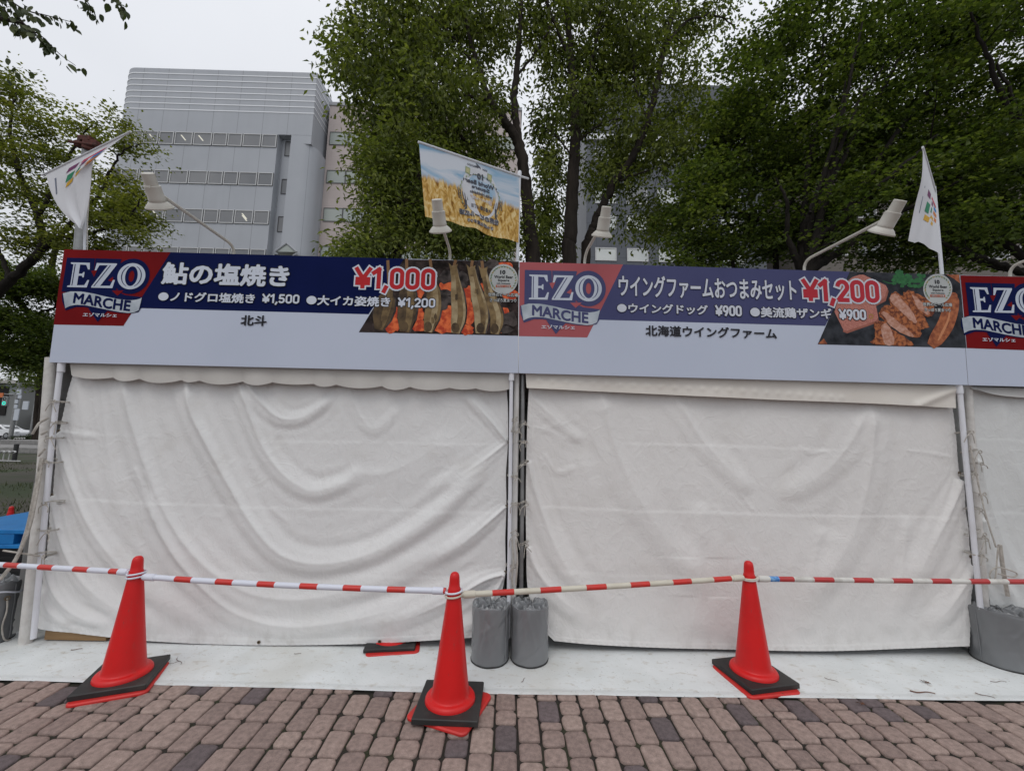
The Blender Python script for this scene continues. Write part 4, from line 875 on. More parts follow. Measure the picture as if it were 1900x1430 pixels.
for sgn in (-1, 1):                                                 # wreath of leaves and hop cones
    for i in range(13):
        a = -.55+i*.19; cu, cv = .432+sgn*.205*math.cos(a), .42-.42*math.sin(a)*.75+.08
        for q in (-.5, .5):
            du, dv = .025*math.cos(a+q*2), .05*math.sin(a+q*2); on_flag(b, f, [(cu, cv), (cu+sgn*du*.6-.006, cv-dv*.5), (cu+sgn*du, cv-dv), (cu+sgn*du*.6+.008, cv-dv*.4+.01)], 0 if i % 3 else 1, .003+.0004*i % .002)
    for q in range(5):                                              # ribbon and ears at the wreath's foot
        u0 = .432+sgn*(.135+q*.022); on_flag(b, f, [(u0, .60), (u0+sgn*.006, .54-q*.018), (u0+sgn*.016, .51-q*.018), (u0+sgn*.007, .60)], 1, .0045)
    on_flag(b, f, [(.432+sgn*.15,.60),(.432+sgn*.175,.60),(.432+sgn*.165,.70),(.432+sgn*.185,.76),(.432+sgn*.15,.72)], 1, .0042)
b.build('festival_emblem', [M_ink_green, M_ink_grey, M_ink_box, M_ink_gold, mat('flag_print_glow', (.56, .58, .61), .8, (.60, .62, .66), 9)], fw)
def pole(t, P, r, name='flag_pole'):
    b = MB(); b.tube(P, r, 10); return b.build(name, M_fpole, t, smooth=True)
pole(fl, [at(961,480,3.165)-np.array([0,0,1.0]), at(960.5,470,3.165), at(964,322,3.165)], .0125)
pole(fl, [at(980,331.5,3.30), at(963,326.5,3.15), at(776,263.5,2.645)], .0085, 'flag_rod'); b = MB(); b.lathe([(.001,-.03),(.016,-.028),(.017,.02),(.013,.03)], 12, at(964,324,3.165)); b.build('pole_cap', M_fpole, fl, smooth=True)
M_white_flag = mat('white_flag_cloth', (.70, .71, .74), .85, (.66, .67, .70), 3, spec=.2)
LOGO = [mat('flag_mark_'+n, c, .8) for n, c in (('purple', (.16,.03,.12)), ('crimson', (.55,.04,.10)), ('blue', (.03,.22,.55)), ('green', (.02,.24,.12)), ('orange', (.62,.20,.04)), ('amber', (.66,.38,.03)), ('grey', (.16,.18,.24)))]
def festival_mark(par, f, u0, v0, u1, v1, flip=False):
    b = MB(); G = [[0, 1, 2], [3, 4, 4], [3, 5, 4]]
    cells = [(0,.02,.0,.34,.22,0),(1,.38,.0,.98,.12,0),(2,.66,.16,.98,.30,0),(0,.38,.16,.60,.32,0),(3,.02,.38,.30,.72,0),(3,.34,.40,.48,.60,0),(5,.34,.66,.62,.80,0),(4,.60,.36,.96,.50,0),(5,.02,.80,.34,1.0,0),(5,.40,.84,.60,.98,0),(4,.66,.56,.90,.72,0),(6,-.34,.10,-.24,.9,1),(6,-.18,.2,-.12,.8,1)]
    for c, a0, b0, a1, b1, small in cells:
        k = .06
        pts = [(a0+k, b0), (a1, b0), (a1-k, b1), (a0, b1)]
        q = [(u0+(1-x if flip else x)*(u1-u0), v0+y*(v1-v0)) for x, y in pts]; on_flag(b, f, q, c, .004)
    b.build('festival_mark', LOGO, par)
fl2 = thing('flag', 'white flag with a colourful mark, drooping in a wide triangle before the grey pole', 'flag', (0, 0, 0), 0, 'white festival flags')
YR_ = [2.86, 2.92, 2.98, 3.02, 3.05, 3.06]
c2, f2 = flag_cloth('flag_cloth', M_white_flag, [(86,323),(92,350),(105,378),(122,400),(149,424)], [(240,246),(200,276),(173,300),(168,345),(161,395),(152,424)], [3.10,3.09,3.08,3.07,3.06], YR_, fl2, .012)
festival_mark(c2, f2, .74, .10, .16, .40)
b = MB(); b.tube([at(78,325,3.12), at(86,322,3.10), at(243,244,2.855)], .0075, 8); b.build('flag_rod', M_fpole, fl2, smooth=True)
pole(fl2, [at(157,470,3.14)-np.array([0,0,.8]), at(157,462,3.14), at(160,300,3.10)], .009)
fl3 = thing('flag', 'white flag with a colourful mark hanging narrow and almost edge-on', 'flag', (0, 0, 0), 0, 'white festival flags')
c3, f3 = flag_cloth('flag_cloth', M_white_flag, [(1712.5,276),(1710,330),(1697,385),(1685,447)], [(1734,352),(1738,390),(1742,430),(1744,471)], [2.72,2.74,2.78,2.8], 3.13, fl3, .006, bottom=[0,0,.01,.03,.035,.0,0])
festival_mark(c3, f3, .02, .28, .62, .68, True)
b = MB(); b.tube([at(1736,356,3.15), at(1712,273,2.715)], .0075, 8); b.build('flag_rod', M_fpole, fl3, smooth=True)
pole(fl3, [at(1748,520,3.15)-np.array([0,0,.8]), at(1748,512,3.15), at(1733,347,3.15)], .0125)

gp = thing('steel_pole', 'thick grey steel pole with rust-red clamps on its top behind the drooping white flag', 'pole')
b = MB(); p0 = at(147,466,3.75); p1 = at(164,262,3.75); p0b = p0.copy(); p0b[2] = 0; b.tube([p0b, p0, p1], .042, 14); b.build('shaft', M_steel, gp, smooth=True)
M_rust = mat('rusty_red_clamp', (.13, .035, .025), .8, (.06, .025, .02), 30)
b = MB(); c = at(165,268,3.75); b.obox(c+np.array([0,0,.03]), (.12,.12,.05)); b.obox(c+np.array([.05,-.03,-.03]), (.11,.05,.10), .3); b.obox(c+np.array([-.06,-.03,-.02]), (.07,.05,.06), -.2); b.tube([c+np.array([-.13,-.06,-.02]), c+np.array([.14,-.06,-.05])], .014, 8); b.build('clamp', M_rust, gp, bevel=.006)
b = MB(); b.tube(cat([at(171,300,3.6), at(163,400,3.6), at(162,470,3.6)], 6), .004, 6); b.build('cord', M_rope, gp)

# ------------------------------------------------------------------ traffic cones and bars
M_cone = mat('red_cone_plastic', (.66, .010, .010), .4, (.58, .009, .009), 5, bump=.12, bscale=300, bdist=.001, spec=.4)
mixin(M_cone, noise_mask(M_cone, 22, .60, .72, .45, stretch=(1, 1, .35), seed=1), (.48, .035, .03)); mixin(M_cone, noise_mask(M_cone, 70, .66, .72, .5, stretch=(1, 1, .5), seed=6), (.30, .05, .045))
M_base = mat('red_cone_base', (.62, .022, .018), .55, (.50, .03, .025), 12, bump=.2, bscale=150, bdist=.001)
M_weight = mat('black_rubber_weight', (.018, .018, .018), .6, (.05, .047, .043), 7, lo=.5, hi=.8, bump=.3, bscale=120, bdist=.002)
def rsq(hw, r, z, rz=0, n=6):
    out = []
    for q in range(4):
        sx_, sy_ = ((1, 1), (-1, 1), (-1, -1), (1, -1))[q]
        for j in range(n+1):
            a = (q+j/n)*math.pi/2; x, y = sx_*(hw-r)+r*math.cos(a), sy_*(hw-r)+r*math.sin(a)
            out.append((x*math.cos(rz)-y*math.sin(rz), x*math.sin(rz)+y*math.cos(rz), z))
    return out
def slab(b, hw, r, z0, z1, rz, ch=.004, hole=0):
    R = [rsq(hw, r, z0, rz), rsq(hw, r, z1-ch, rz), rsq(hw-ch, max(r-ch, .002), z1, rz)]; n = len(R[0]); V = [p for q in R for p in q]
    F = [(i*n+j, i*n+(j+1) % n, (i+1)*n+(j+1) % n, (i+1)*n+j) for i in range(2) for j in range(n)]+[tuple(range(n))[::-1]]
    if not hole: F.append(tuple(range(2*n, 3*n)))
    else:
        ang = [math.atan2(p[1], p[0]) for p in R[2]]; V += [(hole*math.cos(a), hole*math.sin(a), z1) for a in ang]+[(hole*math.cos(a), hole*math.sin(a), z1-.02) for a in ang]
        F += [(2*n+j, 2*n+(j+1) % n, 3*n+(j+1) % n, 3*n+j) for j in range(n)]+[(3*n+j, 3*n+(j+1) % n, 4*n+(j+1) % n, 4*n+j) for j in range(n)]
    b.add(V, F)
def cone(label, loc, rz, rz_red, off=(0, 0), H=.715, tilt=0, group='red cones with black weights'):
    t = thing('traffic_cone', label, 'traffic cone', loc, 0, group)
    b = MB(); slab(b, .178, .035, .001, .016, rz_red, .006)
    o = b.build('base', M_base, t, smooth=True, auto=35); o.location = (off[0], off[1], 0)
    b = MB(); slab(b, .172, .006, .018, .046, rz, .004, hole=.142)
    o = b.build('weight', M_weight, t, smooth=True, auto=35)
    b = MB()
    b.lathe([(.140,.020),(.138,.050),(.136,.058),(.130,.066),(.120,.070),(.112,.071),(.107,.074),(.104,.080),(.0995,.105),(.078,.27),(.057,.44),(.0425,.56),(.0345,.625),(.0335,.632),(.0315,.636),(.0300,.66),(.0285,.685),(.0265,.697),(.022,.707),(.014,.7135),(.003,.7155)], 48)
    o = b.build('body', M_cone, t, smooth=True, auto=50)
    return t
def plate_rz(p): d = np.array(p[1])-np.array(p[0]); return math.atan2(d[1], d[0])
cone('red cone standing before the two small grey weight bags, its base square twisted', (-.283, 2.457, 0), math.radians(-2), math.radians(-21), (.004, .0))
cone('red cone before the left end of the swagged tent cloth, half on the brick paving', (-2.25, 2.642, 0), math.radians(20.5), math.radians(22), (.012, -.018))
cone('red cone standing alone before the warm white tent cloth', (1.604, 2.785, 0), math.radians(12), math.radians(9), (-.010, -.02))
sw = thing('cone_weight', 'spare black cone weight lying on a red base, peeking out from under the swagged cloth', 'cone weight', (-.795, 3.165, .004))
b = MB(); slab(b, .178, .035, .001, .010, math.radians(10), .004); o = b.build('base', M_base, sw, smooth=True, auto=35); o.location = (.02, -.02, 0)
b = MB(); slab(b, .172, .006, .011, .031, math.radians(7), .004, hole=.142); b.build('weight', M_weight, sw, smooth=True, auto=35)
b = MB(); b.lathe([(.138,.014),(.136,.030),(.128,.034),(.112,.035),(.002,.035)], 40); b.build('collar', M_cone, sw, smooth=True, auto=50)

M_bw = mat('bar_white_plastic', (.66, .68, .76), .35, spec=.45); M_bc = mat('bar_cream_plastic', (.62, .585, .49), .4, (.56, .52, .43), 10, spec=.4); M_bg = mat('bar_grey_white_plastic', (.62, .61, .57), .45, (.5, .48, .44), 12, lo=.5)
M_br = mat('bar_red_tape', (.60, .030, .022), .3, (.52, .04, .03), 20, spec=.5); M_br2 = mat('bar_worn_red_tape', (.46, .035, .035), .4, (.38, .05, .045), 20, lo=.5, hi=.8)
M_sticker = mat('blue_sticker', (.03, .17, .50), .4, (.2, .4, .65), 60)
def bar(label, A, B, mw, mr, first, red, white, ringA=True, ringB=True, sag=.0, sticker=False):
    t = thing('barrier_bar', label, 'barrier bar', (0, 0, 0), 0, 'striped bars between the cones')
    A, B = np.array(A, float), np.array(B, float); d = B-A; L = np.linalg.norm(d); d /= L
    ra = .046; s0, s1 = (ra if ringA else 0), L-(ra if ringB else 0)
    pt = lambda s: A+d*s+np.array([0, 0, -sag*4*(s/L)*(1-s/L)])
    cuts, mats_, s, isred = [s0], [], s0+first, False
    while s < s1-.001: cuts.append(s); mats_.append(0); e_ = min(s+red, s1); cuts.append(e_); mats_.append(1); s = e_+white
    if cuts[-1] < s1-.002: cuts.append(s1); mats_.append(0)
    b = MB(); b.tube([pt(s) for s in cuts], .0165, 16, mats=mats_); b.build('tube', [mw, mr], t, smooth=True)
    for rg, s, c, sg in ((ringA, s0, A, 1), (ringB, s1, B, -1)):
        if not rg: continue
        b = MB(); b.tube([pt(s), pt(s+sg*.012), pt(s+sg*.0125), pt(s+sg*.075), pt(s+sg*.078)], [.010, .0165, .0205, .0205, .0172], 16); b.build('end_cap', mw, t, smooth=True)
        b = MB(); th = np.linspace(0, 2*math.pi, 33); b.tube(np.stack([c[0]+ra*np.cos(th), c[1]+ra*np.sin(th), c[2]+.004*np.cos(th)+0*th], -1), .0055, 8, cap=False); b.build('ring', mw, t, smooth=True)
    if sticker:
        b = MB(); b.tube([pt(sticker), pt(sticker+.06)], .0172, 16); b.build('sticker', M_sticker, t, smooth=True)
    return t
CL, CM, CR = np.array([-2.245, 2.64]), np.array([-.285, 2.455]), np.array([1.604, 2.785])
bar('red and white striped bar running off past the left tent pole', (-4.25, 2.93, .587), (*CL, .617), M_bw, M_br, .02, .108, .152, False, True)
bar('striped bar with white stripes between two cones before the swagged tent cloth', (*CL, .597), (*CM, .612), M_bw, M_br, .215, .108, .156, True, True, .012)
bar('striped bar with cream stripes passing above the two small grey weight bags', (*CM, .590), (*CR, .612), M_bc, M_br, .175, .128, .158, True, True, .004)
bar('striped bar with worn red tape and a blue sticker at its cone end', (*CR, .604), (3.72, 2.86, .596), M_bg, M_br2, .115, .135, .135, True, False, .004, .135)

# ------------------------------------------------------------------ tent weights
M_vinyl = mat('grey_vinyl', (.20, .207, .214), .25, (.175, .182, .19), 3, bump=.35, bscale=9, bdist=.012, spec=.6)
M_vinyl_dark = mat('darker_grey_vinyl', (.185, .192, .198), .27, (.165, .171, .177), 3, bump=.3, bscale=8, bdist=.012, spec=.55)
M_stain = mat('stitched_edge', (.03, .03, .03), .8)
def weight_bag(label, loc, r, h, seed, mt, rz=0, top=1.0):
    t = thing('weight_bag', label, 'tent weight', loc, rz, 'grey vinyl tent weights')
    rr = np.random.default_rng(seed); nu, nv = 220, 120; th = np.linspace(0, 2*math.pi, nu); ph = rr.uniform(0, 6.28, 12)
    prof = [(r*.965, 0), (r, .012), (r*1.0, h*.25), (r*.985, h*.5), (r*.99, h*.75), (r*1.0, h*.93), (r*.985, h*.985), (r*.93, h*1.0), (r*.82, h*.965), (r*.6, h*.93), (r*.35, h*.94), (r*.12, h*.95), (.001, h*.95)]
    s = np.linspace(0, len(prof)-1, nv); R = np.interp(s, range(len(prof)), [p[0] for p in prof]); Z = np.interp(s, range(len(prof)), [p[1] for p in prof])
    tt, ss = np.meshgrid(th, s); Rg, Zg = R[:, None]+0*tt, Z[:, None]+0*tt
    side = np.clip(1-np.abs(ss-3)/4, 0, 1); topm = np.clip((ss-5.6)/1.6, 0, 1)
    w1 = sum(np.sin(k*tt+ph[k]+Zg*rr.uniform(-12, 12))/k for k in (2, 3, 5, 7)); Rg = Rg*(1+.014*w1*side+.012*side*np.sin(9*tt+ph[9]+Zg*25*np.sin(tt+ph[10]))*np.sin(Zg*16+ph[2]+tt*2)+.02*np.clip(1-np.abs(Zg-h*.8)/(h*.2), 0, 1)*np.sin(4*tt+ph[1]))
    for q in range(26):
        t0, z0, an, ln = rr.uniform(0, 6.28), rr.uniform(.05*h, .95*h), rr.normal(1.2, .7), rr.uniform(.05, .16); dx = ((tt-t0+math.pi) % (2*math.pi)-math.pi)*r; dz = Zg-z0
        al = dx*math.cos(an)+dz*math.sin(an); ac = -dx*math.sin(an)+dz*math.cos(an); Rg = Rg+side*rr.choice([-1, 1], p=[.6, .4])*rr.uniform(.002, .005)*np.exp(-(ac/rr.uniform(.007, .016))**2-(al/ln)**2)
    cr = np.abs(np.sin(2.5*tt+ph[3]+ss*.8))*.9+np.abs(np.sin(4.5*tt+ph[4]-ss*1.1))*.7+np.abs(np.sin(8*tt+ph[5]+ss))*.35-.95
    Zg = Zg+topm*cr*(.008+.030*np.clip((ss-7.2)/1.5, 0, 1))*top*(.5+Rg/r)-topm*.012
    Rg = Rg*(1-topm*.05*np.sin(5*tt+ph[6])); Zg = Zg+.006*np.clip((ss-4.6), 0, 1)*np.sin(3*tt+ph[7])+.004*np.sin(6*tt+ph[8])*np.clip(ss-4.6, 0, 1)
    b = MB(); b.grid(np.stack([Rg*np.cos(tt), Rg*np.sin(tt), Zg+.002], -1)); b.build('cover', mt, t, smooth=True, auto=70)
    b = MB(); a = -math.pi/2+.75; k = np.linspace(.02, h*.95, 14); b.tube(np.stack([(r+.0015+.003*np.sin(k*30))*np.cos(a+.02*np.sin(k*14)), (r+.0015)*np.sin(a+.02*np.sin(k*14)), k], -1), .0035, 6); b.build('seam', mt, t, smooth=True)
    a = np.linspace(0, 6.283, 49); b = MB(); b.tube(np.stack([(r*.975)*np.cos(a), (r*.975)*np.sin(a), 0*a+.006+.002*np.sin(a*7)], -1), .006, 6, cap=False); b.build('bottom_seam', M_stain, t, smooth=True)
    return t
weight_bag('small grey vinyl weight bag nearer the cone, first of the touching pair', (-.085, 2.955, .004), .127, .36, 3, M_vinyl, .2)
weight_bag('small grey vinyl weight bag against the warm white tent, second of the touching pair', (.183, 2.965, .004), .127, .36, 5, M_vinyl, 2.3)
weight_bag('large dark grey weight bag at the foot of the roped tent pole', (3.50, 3.02, .004), .165, .37, 8, M_vinyl_dark, 4.0)
lb = weight_bag('weathered grey weight bag with strap and cord beside the leftmost tent pole', (-3.60, 3.06, .0), .145, .40, 14, M_vinyl_dark, 1.0, 1.6)
b = MB(); b.tube(cat([(.06,-.132,.30),(.065,-.15,.22),(.055,-.155,.12),(.075,-.145,.03),(.11,-.12,.004)], 6), .005, 6); b.build('cord', M_rope, lb, smooth=True)
b = MB(); a = np.linspace(-1.9, .6, 20); b.tube(np.stack([.150*np.cos(a), .150*np.sin(a), .335+.02*np.sin(a*3)], -1), .006, 6); b.build('strap', M_bw, lb, smooth=True)
b = MB(); th = np.linspace(0, 6.283, 17); b.tube(np.stack([.06+.012*np.cos(th), 0*th-.137, .30+.012*np.sin(th)], -1), .004, 6, cap=False); b.build('eyelet', M_brass, lb, smooth=True)

# ------------------------------------------------------------------ leaves and twigs lying about
M_twig = mat('dead_twig', (.075, .045, .03), .9, (.13, .06, .04), 30); M_dry = mat('dry_leaf', (.16, .06, .03), .8, (.09, .04, .02), 40)
def twig(label, px, L, a, r=.0022, fork=False, mt=None, g='fallen twigs on the ground sheet'):
    c = gnd(*px); c[2] = .011; b = MB(); d = np.array([math.cos(a), math.sin(a), 0]); n = np.array([-d[1], d[0], 0]); k = np.linspace(-.5, .5, 9)
    b.tube(c+np.outer(k, d)*L+np.outer(np.sin(k*5)*.12*L, n), np.linspace(r, r*.6, 9), 6)
    if fork: b.tube([c, c+d*.1*L-n*.25*L, c-d*.05*L-n*.5*L], r*.6, 5)
    return tag(b.build('twig', mt or M_twig, None, smooth=True), label, 'twig', g)
twig('thin forked dark twig on the sheet beside the cone left of the swagged cloth', (332,1229), .11, -.9, .0018, True)
twig('tiny curved twig on the sheet in front of the paired weight bags', (971,1264), .05, .9, .0016)
twig('dark reddish double twig on the sheet near the brick edge', (1712,1287), .13, -.35, .0036, False, M_dry)
twig('straight grey twig on the sheet in front of the largest weight bag', (1853,1267), .10, -.2, .0016)
twig('short dark twig lying across the sheet edge and the bricks', (1828,1293), .08, -.8, .002)
twig('short pale brown twig near the floor board under the left tent corner', (142,1207), .06, .15, .0022, False, M_dry)
twig('small dark twig on the sheet below the middle of the swagged cloth', (552,1215), .045, -.1, .0015)
twig('greenish stem near the solitary cone on the sheet', (1543,1264), .07, -.9, .0015)
def dead_leaf(label, px, s, a):
    c = gnd(*px); c[2] = .010; b = MB(); n = 7
    for k in range(n):
        an = a+k*2*math.pi/n; d = np.array([math.cos(an), math.sin(an), 0]); p = np.array([-d[1], d[0], 0]); l = s*(.6+.5*math.sin(k*2.3)**2)
        b.add([c, c+d*l*.5+p*l*.16+[0, 0, .006], c+d*l+[0, 0, .003+.008*math.sin(k*3)], c+d*l*.5-p*l*.16+[0, 0, .002]], [(0, 1, 2, 3)])
    return tag(b.build('dry_leaf', M_dry), label, 'leaf', 'dry leaves on the ground')
dead_leaf('crumpled dry leaf on the sheet above the double twig', (1717,1268), .028, .3); dead_leaf('shredded dry leaf touching the base of the solitary cone', (1441,1287), .04, 1.0); dead_leaf('small rust coloured leaf on the bricks near the sheet edge', (1597,1308), .025, .8)

# ------------------------------------------------------------------ clutter at the far left of the stalls
M_blue = mat('blue_plastic', (.015, .20, .52), .4, (.012, .16, .44), 9, spec=.45); M_crate = mat('black_plastic_crate', (.010, .010, .011), .5)
bp = thing('plastic_pallet', 'bright blue plastic pallet stacked on black crates at the tent corner', 'pallet', (-4.55, 4.25, .395), math.radians(4))
b = MB(); b.box((-.62,-.4,.125), (.62,.5,.165)); b.build('deck', M_blue, bp, bevel=.006)
b = MB(); b.box((-.62,-.4,0), (.62,.5,.035)); b.build('bottom_deck', M_blue, bp, bevel=.006)
for x0, x1 in ((-.62,-.46),(-.1,.1),(.46,.62)):
    b = MB(); b.box((x0,-.395,.035), (x1,.495,.125)); b.build('block', M_blue, bp, bevel=.005)
ck = thing('crate', 'black plastic crate under the blue pallet', 'crate', (-4.55, 4.28, -.014), math.radians(3))
b = MB(); b.box((-.6,-.38,0), (.6,.45,.40)); b.build('box', M_crate, ck, bevel=.008)
b = MB(); [b.box((-.62,-.40,z), (.62,.47,z+.025)) for z in (.09,.20,.31)]; b.build('rib', M_crate, ck)
_p = at(22, 938, 5.05); c_ = cone('red cone tip showing above the blue pallet', (_p[0], _p[1], -.02), .2, .3, group='cones behind the tent fronts'); c_.scale = (_p[2]/.715+.02,)*3

# ------------------------------------------------------------------ street beyond the park, far left
M_asph = mat('asphalt', (.06, .06, .062), .9, (.045, .045, .047), 8); M_conc = mat('concrete', (.28, .27, .26), .85, (.20, .195, .19), 6, bump=.2, bscale=40)
M_hedge = mat('hedge_leaf', (.020, .032, .012), .8, (.05, .07, .022), 3)
b = MB(); b.add([(-120,30,.0),(60,30,.0),(60,36.5,.0),(-120,36.5,.0)], [(0,1,2,3)]); tag(b.build('pavement', mat('pale_pavement', (.34,.30,.27), .9, (.28,.25,.23), 3)), kind='structure')
b = MB(); b.add([(-120,36.5,-.02),(60,36.5,-.02),(60,62,-.02),(-120,62,-.02)], [(0,1,2,3)]); tag(b.build('road', M_asph), kind='structure')
lw = thing('low_wall', 'low grey concrete ledge along the lawn edge far beyond the left stall', 'wall'); b = MB(); p = gnd(50, 846); b.box((-32, p[1]+2.2, -.03), (-12, p[1]+5.4, .28)); b.build('ledge', M_conc, lw, bevel=.03); b = MB(); b.box((-32, p[1]+6.2, -.03), (-12, p[1]+7.4, .52)); b.build('step', M_conc, lw, bevel=.03)
b = MB(); p = at(31, 825, 17.6); b.tube([(p[0], 17.6, -.03), (p[0], 17.6, p[2])], .075, 10); b.lathe([(.078,-.02),(.078,.02),(.03,.05),(.002,.055)], 12, p); tag(b.build('bollard', mat('dark_bollard', (.03,.03,.03), .6), None, smooth=True), 'dark round post standing at the lawn edge before the concrete ledge', 'bollard')
M_rack = mat('rack_steel', (.55, .55, .55), .4, metal=.4)
for (px, py, Y, n, sc, lab) in ((6, 852, 17.0, 5, 1.0, 'steel bicycle rack of curved hoops by the dark post'), (38, 817, 34.0, 4, 1.0, 'small steel bicycle rack at the street beside the white car')):
    rk = thing('bicycle_rack', lab, 'bicycle rack', tuple(at(px, py, Y)*[1, 1, 0]), 0, 'bicycle racks')
    for i in range(n):
        x = (i-n/2)*.22; b = MB(); b.tube(cat([(x-.12,0,-.02),(x-.1,0,.30),(x,0,.42),(x+.12,0,.40),(x+.16,-.1,.36)], 5), .022, 6); b.build('hoop', M_rack, rk, smooth=True)
    b = MB(); b.tube([(-n*.14,0,.03),(n*.14,0,.03)], .022, 6); b.build('rail', M_rack, rk)
M_car = mat('white_car_paint', (.72, .73, .74), .2, spec=.6, coat=.6); M_glass = mat('dark_car_glass', (.015, .018, .02), .06, spec=.7); M_tyre = mat('tyre_rubber', (.012, .012, .012), .8); M_rim = mat('wheel_rim', (.35, .36, .37), .35, metal=.8)
def car(label, loc, rz, s=1.0):
    t = thing('parked_car', label, 'car', loc, rz, 'white cars on the street'); t.scale = (s, s, s)
    side = cat([(-2.2,.30,0),(-2.25,.62,0),(-2.1,.90,0),(-1.5,.97,0),(-.75,1.40,0),(.35,1.43,0),(1.1,1.02,0),(1.9,.88,0),(2.22,.66,0),(2.25,.34,0)], 5)[:, :2]
    b = MB(); ys = [-.84,-.80,-.6,0,.6,.80,.84]; Z = []
    for y in ys:
        k = 1-.03*(abs(y)/.84)**4; Q = side.copy(); Q[:, 1] = np.where(Q[:, 1] > .95, .95+(Q[:, 1]-.95)*(1-.10*(abs(y) > .7)-.05*(abs(y) > .81)), Q[:, 1]); Z.append([(x*k, y*(1-.12*max(0, z-.9)/.5), z) for x, z in Q])
    b.grid(np.array(Z)); n = len(side)
    for q in (Z[0], Z[-1]): b.add(q, [tuple(range(n))])
    b.add([Z[0][0], Z[-1][0], Z[-1][-1], Z[0][-1]], [(0, 1, 2, 3)]); b.build('body', M_car, t, smooth=True, auto=35)
    for y in (-1, 1):
        b = MB(); yy = lambda z: y*(.845*(1-.12*max(0, z-.9)/.5)+.006)
        b.add([(x, yy(z), z) for x, z in ((-1.35,.98),(-.68,1.33),(.30,1.36),(.92,1.0))], [(0, 1, 2, 3)]); b.build('window', M_glass, t)
    b = MB(); b.add([(1.09,-.62,1.045),(1.09,.62,1.045),(.40,.60,1.432),(.40,-.60,1.432)], [(0,1,2,3)]); b.build('windscreen', M_glass, t)
    Mx = np.array([[1,0,0],[0,0,-1],[0,1,0]])
    for x in (-1.38, 1.40):
        for y in (-.78, .78):
            b = MB(); b.lathe([(.15,-.1),(.30,-.1),(.32,-.08),(.32,.08),(.30,.1),(.15,.1)], 20, (x, y, .32), Mx); w_ = b.build('wheel', M_tyre, t, smooth=True)
            b = MB(); b.lathe([(.02,-.11),(.2,-.105),(.2,.105),(.02,.11)], 12, (x, y, .32), Mx); b.build('rim', M_rim, w_)
    for y in (-.6, .6):
        b = MB(); b.obox((2.17, y, .70), (.12,.34,.13)); b.build('headlight', M_lens, t, bevel=.03)
p = at(30, 800, 44); car('white car passing on the street, its front end beside the signal post', (p[0]-1.35, 44, 0), 0)
p = at(100, 800, 50); car('white car glimpsed just beside the left tent pole', (p[0]+.6, 50, 0), 0)
M_sign = mat('pale_sign_plate', (.50, .54, .60), .5); M_sig = mat('signal_grey', (.25, .27, .27), .6); M_lampg = mat('green_signal_lamp', (.0, .55, .42), .4, emit=1.2); M_orange = mat('orange_plate', (.55, .16, .05), .6)
tp = thing('traffic_signal', 'grey signal post with a lit green lamp and pale sign plates far down the street', 'traffic light')
p0, p1 = at(18, 820, 37), at(36, 690, 37); b = MB(); b.tube([(p0[0], 37, 0), (p0[0], 37, p1[2]+2)], [.16, .11], 10); b.build('post', M_steel, tp, smooth=True); xq = p0[0]
b = MB(); zz = at(12, 732, 37)[2]; b.tube([(xq, 37, zz), (xq-2.6, 36.9, zz+.1)], .05, 8); b.build('arm', M_steel, tp, smooth=True)
c = at(10.5, 744, 36.8); b = MB(); b.box((c[0]-.22, 36.7, c[2]-.42), (c[0]+.22, 36.9, c[2]+.42)); hd = b.build('signal_head', M_sig, tp, bevel=.03)
Mx = np.array([[1,0,0],[0,0,1],[0,-1,0]])
for dz, mm in ((-.19, M_lampg), (.2, M_black)): b = MB(); b.lathe([(.002,.02),(.16,.0)], 16, (c[0], 36.69, c[2]+dz), Mx, cap=False); b.build('signal_lamp', mm, hd)
for px, py, w_, h_, mm in ((31,769,.42,1.0,M_sign),(36,727,.36,.45,M_sign),(37,736,.3,.3,M_sign),(48,752,.5,.75,M_sign),(31,745,.28,.32,M_sign),(30,754,.28,.32,M_sign),(1,733,.5,.4,M_orange)):
    c = at(px, py, 36.75); b = MB(); b.box((c[0]-w_/2, 36.7, c[2]-h_/2), (c[0]+w_/2, 36.78, c[2]+h_/2)); b.build('sign_plate', mm, tp, bevel=.01)
b = MB(); p = at(58, 798, 40); q = at(63, 735, 40); b.tube([(p[0], 40, 0), (p[0], 40, q[2]+3)], .11, 8); tag(b.build('street_pole', M_steel, None, smooth=True), 'thin grey pole between the signal post and the left tent', 'pole')
fh = thing('house', 'low grey house with a dark opening and a round wall fan behind the signal post', 'house')
b = MB(); l, r = at(-60, 700, 64), at(46, 700, 64); b.box((l[0], 64, 0), (r[0], 72, at(20, 712, 64)[2])); b.build('wall', mat('house_grey', (.20,.205,.20), .8), fh)
b = MB(); z = at(20, 712, 64)[2]; b.box((l[0]-1, 63.2, z), (r[0]+.5, 73, z+.5)); b.build('roof', mat('pale_roof', (.42,.41,.39), .8), fh)
b = MB(); a_, e_ = at(-40, 712, 63.9), at(9, 770, 63.9); b.box((a_[0], 63.85, e_[2]), (e_[0], 63.98, a_[2]-.3)); b.build('opening', M_black, fh)
b = MB(); c = at(21, 720, 63.9); b.lathe([(.01,.05),(1.0,.04),(1.1,.1),(1.1,.0)], 20, c, Mx); b.build('wall_fan', M_sig, fh)
b = MB(); l = at(46, 700, 66); b.box((l[0]+.1, 66, 0), (-10, 74, 3.2)); bk = tag(b.build('far_building', mat('dark_brown_wall', (.075,.065,.055), .9, (.05,.045,.04), .5)), 'dark brown building across the street seen under the tree branches', 'building')  # wall in dark brown with slight random tone
